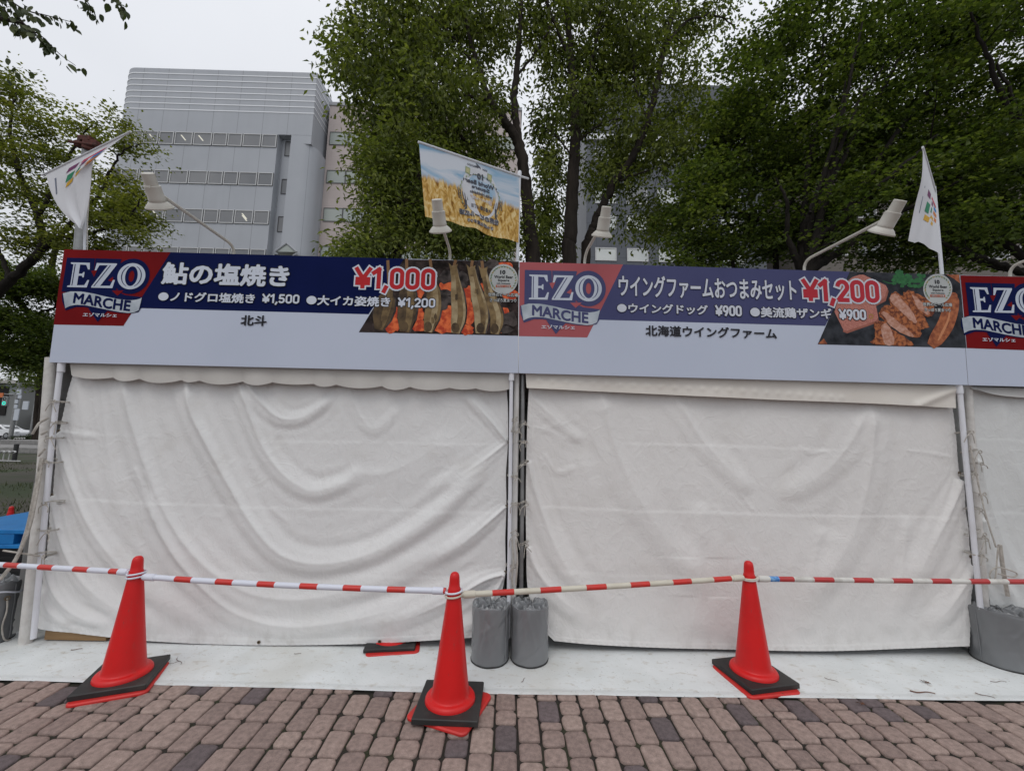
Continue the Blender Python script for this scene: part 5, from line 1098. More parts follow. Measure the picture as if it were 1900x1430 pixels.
def hedge(name, label, lo, hi, seed, n=2600, lf=.16):
    r_ = np.random.default_rng(seed); lo, hi = np.array(lo), np.array(hi); P = lo+(hi-lo)*r_.random((n, 3)); k = r_.integers(0, 3, n)
    P[:, 2] = lo[2]+(P[:, 2]-lo[2])*(.75+.25*np.sin(P[:, 0]*1.7)); return leaf_mesh(name, P, lf, lf*.6, r_, M_hedge, tilt=1.2), label
def leaf_mesh(name, P, L, W, r_, mt, tilt=.6, tint=None, droop=0.0, dirs=None, curl=.15):
    "one small folded leaf at every point"
    n = len(P); az = r_.uniform(0, 2*math.pi, n); l = L*r_.uniform(.65, 1.25, n); w_ = W*r_.uniform(.7, 1.25, n)
    d = np.stack([np.cos(az), np.sin(az), r_.normal(-droop, tilt*.55, n)], -1)
    if dirs is not None: d = d*.8+dirs
    d /= np.linalg.norm(d, axis=1)[:, None]; up = np.stack([r_.normal(0, tilt, n), r_.normal(0, tilt, n), np.ones(n)], -1)
    s = np.cross(d, up); s /= np.linalg.norm(s, axis=1)[:, None]+1e-9; nn = np.cross(s, d)
    a = P; m_ = P+d*(l*.45)[:, None]
    V = np.stack([a, m_+s*(w_/2)[:, None]+nn*(w_*curl)[:, None], P+d*l[:, None]-nn*(l*.08)[:, None], m_-s*(w_/2)[:, None]+nn*(w_*curl)[:, None]], 1).reshape(-1, 3).astype(np.float32)
    i = np.arange(n)*4; F = np.stack([i, i+1, i+2, i, i+2, i+3], -1).reshape(-1)
    me = bpy.data.meshes.new(name); raw(me, V, F.astype(np.int32), np.full(2*n, 3, np.int32)); me.materials.append(mt); me.polygons.foreach_set('use_smooth', np.zeros(2*n, bool))
    if tint is None: tint = r_.random(n)
    at_ = me.attributes.new('tint', 'FLOAT', 'FACE'); at_.data.foreach_set('value', np.repeat(tint, 2).astype(np.float32))
    return me
p = at(62, 800, 36); hm = hedge('hedge', '', (p[0]-1.2, 35.2, 0), (p[0]+2.5, 36.4, .85), 4)[0]
tag(obj('hedge', hm), 'clipped dark hedge at the street beside the small bicycle rack', 'hedge')

# ------------------------------------------------------------------ office buildings
M_panelg = mat('grey_metal_panel', (.39, .405, .435), .5, (.365, .38, .41), .35, spec=.4); M_panel2 = mat('grey_panel_dark', (.34, .35, .375), .5, (.31, .32, .34), .6, spec=.4)
M_white = mat('white_trim', (.72, .73, .75), .5); M_frame = mat('window_frame_white', (.52, .52, .52), .5); M_pane = mat('office_glass', (.15, .155, .165), .3, (.22, .22, .225), .22, spec=.6); M_reveal = mat('window_recess', (.10, .10, .105), .6)
M_pale = mat('pale_green_glass', (.30, .33, .31), .2, (.36, .39, .36), .3, spec=.6)
M_lit = mat('office_tube_light', (.7, .67, .56), .4, emit=.35)
def streak(m, amt, col):
    t, p = nodes_of(m); mixin(m, noise_mask(m, 1.2, .5, .75, amt, stretch=(1, 1, .06), seed=3), col)
streak(M_panelg, .35, (.33, .34, .36))
def joints(m, bw, bh, dark=.72, mort=.006):
    "panel joints as grooves in the wall"
    t, p = nodes_of(m); co = t.nodes.new('ShaderNodeTexCoord'); sp = t.nodes.new('ShaderNodeSeparateXYZ'); t.links.new(co.outputs['Object'], sp.inputs[0])
    cb = t.nodes.new('ShaderNodeCombineXYZ'); ad = t.nodes.new('ShaderNodeMath'); ad.operation = 'ADD'; t.links.new(sp.outputs['X'], ad.inputs[0]); t.links.new(sp.outputs['Y'], ad.inputs[1])
    t.links.new(ad.outputs[0], cb.inputs['X']); t.links.new(sp.outputs['Z'], cb.inputs['Y'])
    br = t.nodes.new('ShaderNodeTexBrick'); br.offset = 0; br.inputs['Scale'].default_value = 1; br.inputs['Brick Width'].default_value = bw; br.inputs['Row Height'].default_value = bh; br.inputs['Mortar Size'].default_value = mort; br.inputs['Mortar Smooth'].default_value = 0
    t.links.new(cb.outputs[0], br.inputs['Vector'])
    c = p.inputs['Base Color'].links[0].from_node
    mixin(m, br.outputs['Fac'], tuple(x*dark for x in p.inputs['Base Color'].default_value[:3]))
joints(M_panelg, 2.45, 40, .62, .025)
def window(par, x0, x1, z0, z1, Y, fr=.09, mt=None, mf=None, lit=0, blind=None, seed=0):
    b = MB(); d = .07
    b.box((x0, Y-d, z0), (x1, Y, z0+fr)); b.box((x0, Y-d, z1-fr), (x1, Y, z1)); b.box((x0, Y-d, z0+fr), (x0+fr, Y, z1-fr)); b.box((x1-fr, Y-d, z0+fr), (x1, Y, z1-fr))
    w_ = b.build('window', mf or M_frame, par)
    b = MB(); b.add([(x0+fr, Y-.025, z0+fr), (x1-fr, Y-.025, z0+fr), (x1-fr, Y-.025, z1-fr), (x0+fr, Y-.025, z1-fr)], [(0, 1, 2, 3)]); b.build('pane', mt or M_pane, w_)
    if lit:
        b = MB(); r_ = random.Random(seed)
        for k in range(r_.randint(1, 2)):
            xa = x0+fr+(x1-x0-2*fr)*r_.uniform(.1, .4); za = z1-fr-(z1-z0)*.18-.2*k; b.add([(xa, Y-.032, za), (xa+.12, Y-.032, za+.02), (xa+.62, Y-.032, za-.55), (xa+.5, Y-.032, za-.57)], [(0, 1, 2, 3)])
        b.build('tube_light', M_lit, w_)
    return w_
YB = 37.0
xz = lambda x, y, Y=YB: at(x, y, Y)
ob = thing('office_building', 'grey office building with white louvre lines round its top and rows of white framed windows', 'building')
XL, XN0, XN1, XC = xz(205,250)[0], xz(515.5,258)[0], xz(540,258)[0], xz(575,300)[0]
ZT, ZL, ZW1 = xz(400,130)[2], xz(400,207)[2], xz(520,250)[2]
def rounded(x0, x1, y0, y1, rl, rr_, n=10):
    P = []
    if rl: P += [(x0+rl-rl*math.cos(a), y0+rl-rl*math.sin(a)) for a in np.linspace(0, math.pi/2, n)]
    else: P += [(x0, y0)]
    if rr_: P += [(x1-rr_+rr_*math.sin(a), y0+rr_-rr_*math.cos(a)) for a in np.linspace(0, math.pi/2, n)]
    else: P += [(x1, y0)]
    return P+[(x1, y1), (x0, y1)]
b = MB(); b.prism(rounded(XL, XN0, YB, YB+14, 1.5, 0), 0, ZW1)
b.prism(rounded(XN1, XC+.35, YB, YB+14, 0, 1.3), 0, ZW1-.9)
b.prism([(XN0+.002, YB+.75), (XN1-.002, YB+.75), (XN1-.002, YB+14), (XN0+.002, YB+14)], 0, ZW1-.01)
b.prism(rounded(XL, XC-.02, YB, YB+14, 1.5, 0), ZW1+.002, ZT); b.box((XN1, YB+.01, ZW1-.9), (XC-.02, YB+14, ZW1-.002))
b.build('wall', M_panelg, ob, smooth=True, auto=30)
b = MB(); b.prism(rounded(XL+.3, XC-.3, YB+.3, YB+13.7, 1.3, 0), ZT+.002, ZT+.12); b.build('roof', M_panel2, ob)
for k in range(7):
    z = ZT-(ZT-ZL)*(k+.9)/7.0; q = rounded(XL-.03, XC+.01, YB-.03, YB+14.03, 1.53, 0); b = MB(); b.prism(q, z-.055, z+.055); b.build('louvre_line', M_white, ob, smooth=True, auto=30)
ed = [234, 267, 295, 324, 359, 395, 423, 451, 486, 515]
zr = [(251, 274), (322, 345.5), (392.5, 417), (464, 488), (535, 560)]
rw = random.Random(4)
for ri, (ya, yb_) in enumerate(zr):
    za, zb = xz(515, ya)[2], xz(515, yb_)[2]; b = MB(); b.box((XL+.6, YB-.02, zb-.03), (XN0-.03, YB-.001, za+.03)); b.build('window_band', M_reveal, ob)
    for i in range(9):
        x0 = xz(ed[i]+1.2, 258)[0]; x1 = xz(ed[i+1]-1.2, 258)[0]; window(ob, x0, x1, zb, za, YB-.02, .07, lit=rw.random() < (.35 if ri in (0, 2) else 0), seed=i+ri*9)
    window(ob, XN0+.35, XN1-.25, zb-.35, za-.1, YB+.75, .05, mf=M_reveal)
b = MB(); p = xz(447, 128); b.tube([(p[0], YB+5, ZT), (p[0], YB+5, ZT+2.5)], .045, 6); b.build('antenna', M_steel, ob)
b = MB(); p = xz(541, 459, 36); q = xz(520, 474, 36); b.add([(q[0], 35.2, q[2]), (2*p[0]-q[0], 35.2, q[2]), (p[0], 35.2, p[2]), (q[0], YB-.05, q[2]), (2*p[0]-q[0], YB-.05, q[2]), (p[0], YB-.05, p[2])], [(0,1,2),(0,2,5,3),(1,4,5,2)]); gb = b.build('glass_gable', M_pale, ob)
b = MB(); [b.tube([a_, c_2], .09, 6) for a_, c_2 in (((q[0], 35.18, q[2]), (p[0], 35.18, p[2])), ((2*p[0]-q[0], 35.18, q[2]), (p[0], 35.18, p[2])))]; b.build('gable_edge', M_panel2, gb)

M_pink = mat('pinkish_tile', (.47, .405, .385), .7, (.43, .37, .35), .5); joints(M_pink, 1.2, .9, .85, .012); M_mull = mat('dark_mullion', (.10, .10, .10), .5)
pb = thing('tiled_building', 'pinkish tiled building with pale green ribbon windows behind the big tree', 'building'); YP = 39.3
X0, X1 = XC+.37, at(965, 300, YP)[0]; b = MB(); b.box((X0, YP, 0), (X1, YP+14, at(610, 196, YP)[2])); b.build('wall', M_pink, pb)
b = MB(); z = at(610, 196, YP)[2]; b.box((X0-.1, YP-.1, z), (X1+.1, YP+14.1, z+.35)); b.build('parapet', M_panel2, pb)
for ya, yb_ in ((245, 269), (316, 340), (386, 411), (457, 481)):
    za, zb = at(600, ya, YP)[2], at(600, yb_, YP)[2]
    for k in range(13):
        if X0+.25+1.95*k+1.93 < X1: window(pb, X0+.25+1.95*k, X0+.25+1.95*k+1.93, zb, za, YP-.01, .05, M_pale, M_mull)
M_slateb = mat('dark_grey_cladding', (.085, .092, .108), .45, (.10, .108, .125), .6, spec=.4); joints(M_slateb, 1.6, 1.3, .6, .02)
M_wlit = mat('bright_window', (.50, .53, .52), .25, (.62, .64, .62), .5)
db = thing('dark_office_building', 'dark grey clad office block with pale band and bright windows behind the trees', 'building'); YD = 42.0
X0, X1 = at(1088, 300, YD)[0], at(1412, 300, YD)[0]; zt = at(1200, 155, YD)[2]; b = MB(); b.box((X0, YD, 0), (X1, YD+14, zt)); b.build('wall', M_slateb, db)
b = MB(); b.box((X0-.15, YD-.25, at(1200, 264, YD)[2]), (X1+.1, YD-.001, at(1200, 254, YD)[2])); b.build('pale_band', M_white, db)
for ry, (ya, yb_) in enumerate(((279, 300), (350, 380), (402, 428), (462, 486))):
    za, zb = at(1200, ya, YD)[2], at(1200, yb_, YD)[2]
    for k in range(5):
        x = X0+.95+k*3.45; window(db, x, x+2.3, zb, za, YD-.01, .1, M_wlit if (k*3+ry) % 4 else M_pane)
M_beige = mat('beige_wall', (.15, .13, .118), .8, (.13, .115, .10), .6); joints(M_beige, 3, 3.4, .8, .02)
eb = thing('beige_building', 'beige brown building glimpsed through the maples', 'building'); YE = 40.0
X0, X1 = at(1500, 300, YE)[0], at(2100, 300, YE)[0]; b = MB(); b.box((X0, YE, 0), (X1, YE+12, at(1700, 205, YE)[2])); b.build('wall', M_beige, eb)
for ya, yb_ in ((240, 268), (310, 338), (380, 408), (450, 478)):
    for k in range(9): x = X0+1.2+k*3.4; window(eb, x, x+2.2, at(1700, yb_, YE)[2], at(1700, ya, YE)[2], YE-.01, .08)

# ------------------------------------------------------------------ trees
def bark(name, c, c2):
    m = mat(name, c, .95, c2, 6, bump=.9, bscale=14, stretch=(1, 1, .22), spec=.2, bdist=.03); return m
M_bark = bark('grey_brown_bark', (.040, .032, .026), (.020, .016, .014)); M_bark2 = bark('dark_maple_bark', (.024, .020, .017), (.012, .010, .009))
def leaf_material(name, dark, mid, light, trans=.35):
    m = bpy.data.materials.new(name); m.use_nodes = True; t, p = nodes_of(m); out = t.nodes['Material Output']
    a = t.nodes.new('ShaderNodeAttribute'); a.attribute_name = 'tint'; r = t.nodes.new('ShaderNodeValToRGB'); e = r.color_ramp.elements
    e[0].position = .05; e[0].color = (*dark, 1); e[1].position = .97; e[1].color = (*light, 1); q = e.new(.5); q.color = (*mid, 1)
    t.links.new(a.outputs['Fac'], r.inputs[0]); t.links.new(r.outputs[0], p.inputs['Base Color']); p.inputs['Roughness'].default_value = .55; p.inputs['Specular IOR Level'].default_value = .3
    tr = t.nodes.new('ShaderNodeBsdfTranslucent'); g_ = t.nodes.new('ShaderNodeVectorMath'); g_.operation = 'MULTIPLY'; g_.inputs[1].default_value = (1.25, 1.35, .6); t.links.new(r.outputs[0], g_.inputs[0]); t.links.new(g_.outputs[0], tr.inputs['Color'])
    ms = t.nodes.new('ShaderNodeMixShader'); ms.inputs[0].default_value = trans; t.links.new(p.outputs[0], ms.inputs[1]); t.links.new(tr.outputs[0], ms.inputs[2]); t.links.new(ms.outputs[0], out.inputs['Surface']); return m
LEAF_ELM = leaf_material('elm_leaf', (.055, .075, .017), (.135, .165, .036), (.25, .275, .07), .42)
LEAF_MAPLE = leaf_material('maple_leaf', (.036, .057, .013), (.085, .120, .026), (.18, .215, .047), .42)
LEAF_YEL = leaf_material('yellow_green_maple_leaf', (.075, .092, .019), (.16, .18, .036), (.26, .255, .06), .42)  # left maple's leaves: yellower and paler than the other maples
LEAF_NEAR = leaf_material('linden_leaf', (.030, .045, .018), (.048, .066, .024), (.085, .105, .032), .3)
def tree(name, label, limbs, blobs, leaf, lm, bm, seed, flat=.5, per=150, spread=.42, tilt=.6, droop=0.0, group=None, twig_r=.010, tintshift=0.0, back=0.0, fill=1.0, thin=1.0):
    """limbs: [(px, py, Y, radius)...] followed from the ground up; blobs: (px, py, Y, rx, ry, rz, clusters) in photo pixels / metres"""
    t = thing(name, label, 'tree', (0, 0, 0), 0, group); rr = np.random.default_rng(seed); nodes = []; b = MB(); seen = set()
    for L in limbs:
        P = [np.r_[at(x, y, Y), r] for x, y, Y, r in L]
        if (L[0][0], L[0][1]) not in seen and L[0][1] > 470:
            if P[0][2] > .3: P = [np.r_[P[0][0]+(P[0][0]-P[1][0])*.15, P[0][1], -.05, P[0][3]*1.35]]+P
        seen |= {(p[0], p[1]) for p in L}; q = cat([p[:3] for p in P], 9); r = np.interp(np.linspace(0, 1, len(q)), np.linspace(0, 1, len(P)), [p[3]*.88*(thin if k else 1) for k, p in enumerate(P)])
        q = q+rr.normal(0, .012, q.shape)*np.r_[0, np.ones(len(q)-2), 0][:, None]
        b.tube(q, r, 9); nodes += [(*p, rad) for p, rad in zip(q, r) if p[2] > 2.0]
    C = []; W = []
    for (px, py, Y, rx, ry, rz, n) in blobs:
        c = at(px, py, Y+back); d = rr.normal(size=(n, 3)); d /= np.linalg.norm(d, axis=1)[:, None]; n = int(n*fill); d = rr.normal(size=(n, 3)); d /= np.linalg.norm(d, axis=1)[:, None]; s = rr.random(n)**(1/2.4)
        q = c+d*s[:, None]*np.array([rx, ry, rz]); fr = rr.random(n) < .13; k_ = 1-(back+.5)/Y; q[fr, 0] *= k_; q[fr, 1] *= k_; q[fr, 2] = EYE+(q[fr, 2]-EYE)*k_; C.append(q); W += [1.0]*n
    C = np.vstack(C); N = np.array(nodes); NP = N[:, :3]; NR = N[:, 3]
    order = np.argsort([np.min(np.linalg.norm(NP-c, axis=1)) for c in C]); twig_dir = np.zeros_like(C)
    for i in order:
        c = C[i]; dv = c-NP; dist = np.linalg.norm(dv, axis=1); cost = dist+.35*np.maximum(NP[:, 2]-c[2], 0)-1.2*np.minimum(NR, .08)
        j = np.argmin(cost); a = NP[j]; L = dist[j]
        if L < .05: continue
        mid = (a+c)/2+np.array([0, 0, .10*L])+rr.normal(0, .09*L, 3); k = max(4, int(L/.18)); s = np.linspace(0, 1, k)[:, None]
        q = a*(1-s)**2+2*s*(1-s)*mid+c*s*s; q[1:-1] += rr.normal(0, .018*min(L, 1), (k-2, 3))
        r0 = min(NR[j]*.7, twig_r*(.7+.75*L)); r = np.linspace(r0, max(.003, r0*.3), k); b.tube(q, r, 5, cap=False)
        NP = np.vstack([NP, q[1:]]); NR = np.r_[NR, r[1:]]; twig_dir[i] = (q[-1]-q[-2])/(np.linalg.norm(q[-1]-q[-2])+1e-9)
    b.build('trunk', bm, t, smooth=True)
    n = len(C); cnt = rr.poisson(per, n); idx = np.repeat(np.arange(n), cnt); sz = rr.uniform(.55, 1.35, n)
    off = np.clip(rr.normal(0, 1, (len(idx), 3)), -1.9, 1.9)*np.array([1, 1, flat])*(spread*sz[idx])[:, None]*.62
    tl = rr.normal(0, .30, (n, 2)); off[:, 2] += off[:, 0]*tl[idx, 0]+off[:, 1]*tl[idx, 1]-.25*flat*(off[:, 0]**2+off[:, 1]**2)/spread
    P = C[idx]+off
    tint = np.clip(rr.normal(.42, .20, len(idx))+rr.normal(0, .16, n)[idx]+tintshift, 0, 1)
    dirs = off/(np.linalg.norm(off, axis=1)[:, None]+1e-6)*.6; dirs[:, 2] -= droop
    me = leaf_mesh('crown', P, leaf[0], leaf[1], rr, lm, tilt, tint, 0, dirs); obj('crown', me, t); return t, len(idx)

tot = {}
# the big forked tree: two straight stems behind the flag
T = tree('forked_tree', 'tall dark forked tree with drooping narrow leaves right behind the wheat printed flag',
  [[(988,500,8.6,.19),(984,440,8.6,.17),(976,350,8.6,.155),(964,270,8.6,.14),(935,222,8.6,.11),(909,185,8.6,.085),(893,140,8.6,.065),(872,70,8.5,.045),(862,0,8.5,.03)],
   [(964,270,8.6,.10),(955,205,8.6,.095),(957,143,8.7,.085),(963,72,8.7,.065),(968,-10,8.7,.05),(975,-90,8.8,.03)],
   [(909,187,8.6,.05),(860,178,8.3,.04),(790,182,8.0,.03),(730,205,7.8,.02)],
   [(915,290,8.6,.055),(880,270,8.4,.05),(846,250,8.3,.04),(800,246,8.2,.035),(740,240,8.0,.02)],
   [(893,140,8.6,.035),(850,80,8.3,.03),(800,30,8.0,.02)],[(957,143,8.7,.035),(1000,90,8.8,.03),(1030,30,8.8,.02)]],
  [(722,60,8.0,1.05,1.0,.95,55),(820,40,8.3,1.3,1.3,.95,70),(718,185,7.9,.95,1.0,.75,58),(820,190,8.2,1.1,1.1,.75,60),(675,-60,8,1.1,1.2,.8,22),(930,30,8.7,1.0,1.3,1.0,46),(840,-90,8.4,1.6,1.4,.8,34),(900,150,8.6,.7,1.0,.8,22),(650,110,7.8,.4,.6,.6,20),(725,258,7.8,.65,.8,.36,28),(820,275,8.0,.9,.8,.42,34),(905,270,8.9,.5,.6,.5,16),(955,-90,8.7,1.2,1.2,.7,16),(760,130,8.2,1.0,1.0,.7,34)],
  (.135, .060), LEAF_ELM, M_bark, 21, flat=.62, back=.7, fill=1.15, per=60, spread=.38, tilt=.75, droop=.55, group='trees behind the stalls'); tot['forked'] = T[1]
T = tree('upright_tree', 'straight dark tree with sprouting stem between the flag tree and the leaning tree',
  [[(1056,500,8.9,.19),(1057,440,8.9,.18),(1063,330,8.9,.16),(1068,230,8.9,.135),(1062,154,8.9,.11),(1057,72,8.9,.085),(1050,0,8.9,.06),(1046,-90,9,.03)],
   [(1068,230,8.9,.07),(1086,190,8.9,.06),(1098,120,8.9,.05),(1112,40,8.9,.035),(1120,-60,9,.02)],[(1060,110,8.9,.05),(1036,60,8.8,.045),(1013,0,8.7,.035),(1000,-60,8.7,.02)],
   [(1066,300,8.9,.03),(1040,262,8.7,.022),(1015,240,8.6,.015)],[(1066,270,8.9,.03),(1110,232,8.7,.022),(1150,220,8.6,.015)]],
  [(1040,30,8.8,.9,1.2,1.0,46),(1130,40,9.0,.95,1.2,1.0,50),(1085,195,8.8,.42,.5,.6,34),(1045,120,8.9,.7,.9,.6,26),(1120,130,8.9,.7,.9,.7,30),(1010,225,8.7,.40,.5,.5,14),(1075,-90,9,1.6,1.4,.7,30),(1150,240,8.7,.5,.6,.5,14),(1020,330,8.9,.35,.5,.5,7),(1120,330,9.1,.4,.6,.5,8),(1015,400,10.2,.40,.5,.7,26),(1020,300,10.2,.35,.5,.6,18),(1010,460,10.2,.5,.5,.35,18)],
  (.135, .060), LEAF_ELM, M_bark, 34, flat=.75, back=.6, fill=1.15, per=58, spread=.37, tilt=.75, droop=.5, group='trees behind the stalls'); tot['upright'] = T[1]
T = tree('leaning_tree', 'slender dark tree leaning right beside the second floodlight from the flag',
  [[(1085,500,9.2,.13),(1095,440,9.2,.125),(1110,400,9.2,.115),(1140,340,9.2,.11),(1176,286,9.2,.105),(1200,229,9.2,.095),(1218,161,9.2,.085),(1232,90,9.2,.075),(1248,30,9.2,.065),(1275,-30,9.2,.05)],
   [(1200,229,9.2,.04),(1180,160,9.0,.035),(1172,90,9.0,.025),(1160,20,9,.015)],[(1232,90,9.2,.04),(1275,40,9.3,.035),(1330,30,9.3,.025),(1370,55,9.3,.012)],[(1140,340,9.2,.03),(1190,320,9.0,.022),(1240,310,8.9,.012)]],
  [(1210,60,9.1,1.0,1.1,1.0,46),(1300,20,9.3,.95,1.0,.55,30),(1150,300,10.2,.8,.6,.5,24),(1230,230,10,.8,.6,.5,22),(1240,420,10.2,.7,.6,.4,20),(1180,150,9.1,.6,.8,.7,24),(1265,150,9.3,.55,.8,.8,16),(1210,-80,9.2,1.6,1.3,.8,30),(1240,280,9.0,.65,.8,.6,22),(1190,400,9.6,.7,.8,.5,16),(1300,220,9.4,.5,.6,.5,12),(1170,330,9.4,.4,.6,.4,8)],
  (.135, .060), LEAF_ELM, M_bark, 55, flat=.7, back=.6, fill=1.15, per=58, spread=.37, tilt=.75, droop=.45, group='trees behind the stalls'); tot['leaning'] = T[1]
T = tree('small_tree', 'smaller bushy tree with a dark crooked stem at the edge of the pinkish building',
  [[(735,500,7.4,.09),(737,460,7.4,.08),(739,404,7.4,.07),(752,375,7.4,.06),(771,347,7.4,.05),(780,300,7.4,.035)],[(739,404,7.4,.05),(736,360,7.5,.04),(725,300,7.5,.03),(700,250,7.4,.02)],[(741,395,7.4,.04),(780,372,7.3,.03),(830,368,7.2,.018)]],
  [(715,330,7.3,.50,.8,.42,34),(740,380,7.4,.65,.8,.5,34),(675,458,6.9,.42,.5,.13,24),(730,445,7.1,.5,.6,.28,24),(800,420,7.6,.8,.8,.42,36),(880,440,7.9,.8,.8,.35,36),(770,300,7.5,.7,.7,.4,36),(690,390,7.1,.26,.4,.3,10),(900,380,8.0,.7,.8,.4,22),(700,285,7.3,.35,.4,.25,12),(830,340,7.8,.8,.8,.4,26),(960,420,8.2,.5,.6,.4,14),(860,450,9.0,1.2,.6,.3,34),(790,400,8.8,1.0,.6,.5,30),(900,330,9.2,.7,.5,.5,20)],
  (.12, .046), LEAF_ELM, M_bark, 63, flat=.6, back=.4, fill=1.3, per=52, spread=.36, tilt=.7, droop=.4, group='trees behind the stalls', tintshift=.05); tot['small'] = T[1]

# Japanese maples to the right: layered sprays on many leaning stems
def stems(seed, base, tips, Y, r0):
    r_ = random.Random(seed); L = []
    for tx, ty in tips:
        bx, by = base; m1 = (bx+(tx-bx)*.30+r_.uniform(-14, 14), by+(ty-by)*.38+r_.uniform(-14, 14)); m2 = (bx+(tx-bx)*.66+r_.uniform(-12, 12), by+(ty-by)*.72+r_.uniform(-12, 12)); y_ = Y+r_.uniform(-.5, .5)
        L.append([(bx, by, Y, r0), (*m1, Y+(y_-Y)*.4, r0*.72), (*m2, y_, r0*.5), (tx, ty, y_, r0*.22)])
    return L
T = tree('maple_tree', 'spreading dark maple with many stems fanning up to the right behind the long armed floodlight',
  stems(4, (1488,505), [(1512,364),(1569,150),(1640,120),(1600,40),(1530,60),(1440,330)], 7.2, .085)+stems(9, (1500,505), [(1740,250),(1830,60),(1700,40),(1640,300),(1790,330)], 7.0, .10),
  [(1480,50,7.4,.75,1.0,.5,30),(1560,110,7.3,1.0,1.0,.55,46),(1650,60,7.2,1.0,1.0,.6,52),(1700,180,7.0,.9,1.0,.55,46),(1590,240,7.2,.85,.9,.5,44),(1500,300,7.3,.7,.9,.5,34),(1620,350,7.0,.9,.9,.5,46),(1720,300,6.8,.7,.8,.5,30),(1560,420,7.2,1.0,.9,.5,46),(1690,440,7.0,1.0,.9,.5,46),(1600,-60,7.2,1.5,1.2,.5,30),(1520,200,7.3,.45,.7,.45,16),(1760,400,7.0,.7,.8,.5,28),(1450,440,7.4,.6,.8,.4,26),(1780,90,7.0,.7,.9,.5,30),(1600,300,8.2,.9,.6,.6,40),(1680,240,8.0,.9,.6,.6,36),(1720,380,8.0,.9,.6,.6,34),(1500,400,8.2,.8,.6,.6,26)],
  (.090, .062), LEAF_MAPLE, M_bark2, 71, back=.5, fill=.74, thin=.85, flat=.15, per=108, spread=.44, tilt=.5, group='maples behind the stalls'); tot['maple1'] = T[1]
T = tree('maple_tree', 'low rounded maple with a thin winding stem in front of the dark grey office block',
  [[(1440,500,8.2,.075),(1438,430,8.2,.07),(1412,410,8.2,.06),(1392,380,8.2,.05),(1390,327,8.2,.045),(1376,278,8.2,.04),(1390,240,8.2,.03),(1420,200,8.2,.02)],[(1438,430,8.2,.05),(1470,370,8.1,.04),(1500,300,8.0,.03),(1520,240,8.0,.02)],[(1360,500,8.3,.05),(1352,440,8.3,.04),(1345,380,8.3,.03),(1330,330,8.3,.02)],[(1412,410,8.2,.04),(1340,380,8.0,.03),(1290,385,7.9,.015)]],
  [(1400,190,8.1,.75,.8,.42,46),(1350,250,8.0,.8,.8,.42,46),(1440,250,8.2,.7,.8,.45,40),(1310,330,7.9,.75,.8,.45,42),(1400,330,8.2,.7,.8,.45,38),(1300,400,7.9,.8,.8,.42,42),(1390,440,8.2,.9,.8,.42,44),(1300,468,7.8,.8,.6,.24,30),(1470,330,8.2,.5,.8,.5,24),(1380,110,8.3,.5,.6,.3,20),(1460,90,8.2,.5,.7,.4,18)],
  (.090, .062), LEAF_MAPLE, M_bark2, 83, back=.5, fill=.74, thin=.85, flat=.15, per=108, spread=.44, tilt=.5, group='maples behind the stalls', tintshift=.03); tot['maple2'] = T[1]
T = tree('maple_tree', 'dense maple reaching in from the right frame edge above the narrow white flag',
  stems(14, (1990,540), [(1700,430),(1640,320),(1760,240),(1850,120),(1800,20),(1900,60),(1780,470)], 6.6, .11),
  [(1850,40,6.6,.8,.9,.5,50),(1890,150,6.5,.7,.9,.5,40),(1830,240,6.6,.8,.9,.45,44),(1880,330,6.5,.8,.9,.45,44),(1790,330,6.8,.6,.8,.45,28),(1850,430,6.6,.9,.9,.4,46),(1950,420,6.5,.8,.9,.5,26),(1880,-60,6.6,1.2,1.2,.5,30),(1980,200,6.5,.8,1.0,.8,24),(1750,470,7.0,.7,.8,.28,26),(1740,20,6.8,.7,.8,.4,28)],
  (.090, .062), LEAF_MAPLE, M_bark2, 92, back=.5, fill=.78, thin=.85, flat=.15, per=112, spread=.44, tilt=.5, group='maples behind the stalls', tintshift=.05); tot['maple3'] = T[1]
# trees on the left
T = tree('maple_tree', 'light green maple with airy layered sprays before the left edge of the grey office building',
  [[(-140,760,9.0,.16),(-60,600,9.0,.15),(20,520,9.0,.13),(76,462,9.0,.11),(70,400,9.0,.09),(40,330,9.0,.07),(20,250,9.0,.045),(30,160,9,.02)],[(80,460,9.0,.08),(110,440,9.0,.07),(150,395,8.9,.06),(182,364,8.8,.05),(209,310,8.8,.035),(229,279,8.7,.022),(262,268,8.7,.012)],[(70,400,9.0,.06),(110,330,9.0,.045),(140,270,9.0,.03),(170,230,9,.015)],[(110,440,9.0,.05),(180,430,8.7,.04),(240,400,8.6,.03),(265,360,8.6,.015)],[(20,520,9.0,.06),(0,470,9.0,.05),(-20,430,9,.03)]],
  [(30,180,9.0,.70,.8,.5,40),(20,270,8.9,.75,.8,.45,44),(90,240,9.0,.40,.6,.25,16),(60,360,8.9,.75,.8,.42,42),(110,300,9.0,.6,.7,.3,22),(60,440,8.9,.8,.8,.4,44),(165,240,8.9,.42,.5,.13,14),(225,232,8.8,.22,.3,.10,7),(250,272,8.7,.42,.4,.12,12),(215,345,8.7,.55,.6,.28,28),(180,400,8.7,.75,.7,.32,38),(240,390,8.6,.5,.6,.30,30),(160,452,8.7,.7,.6,.22,28),(255,437,8.6,.35,.4,.12,9),(-30,300,9,.9,1.0,.9,26),(135,330,9.0,.4,.5,.25,10)],
  (.085, .050), LEAF_YEL, M_bark2, 101, back=.4, fill=.95, thin=.85, flat=.16, per=68, spread=.36, tilt=.5, group='trees at the left of the stalls'); tot['leftmaple'] = T[1]
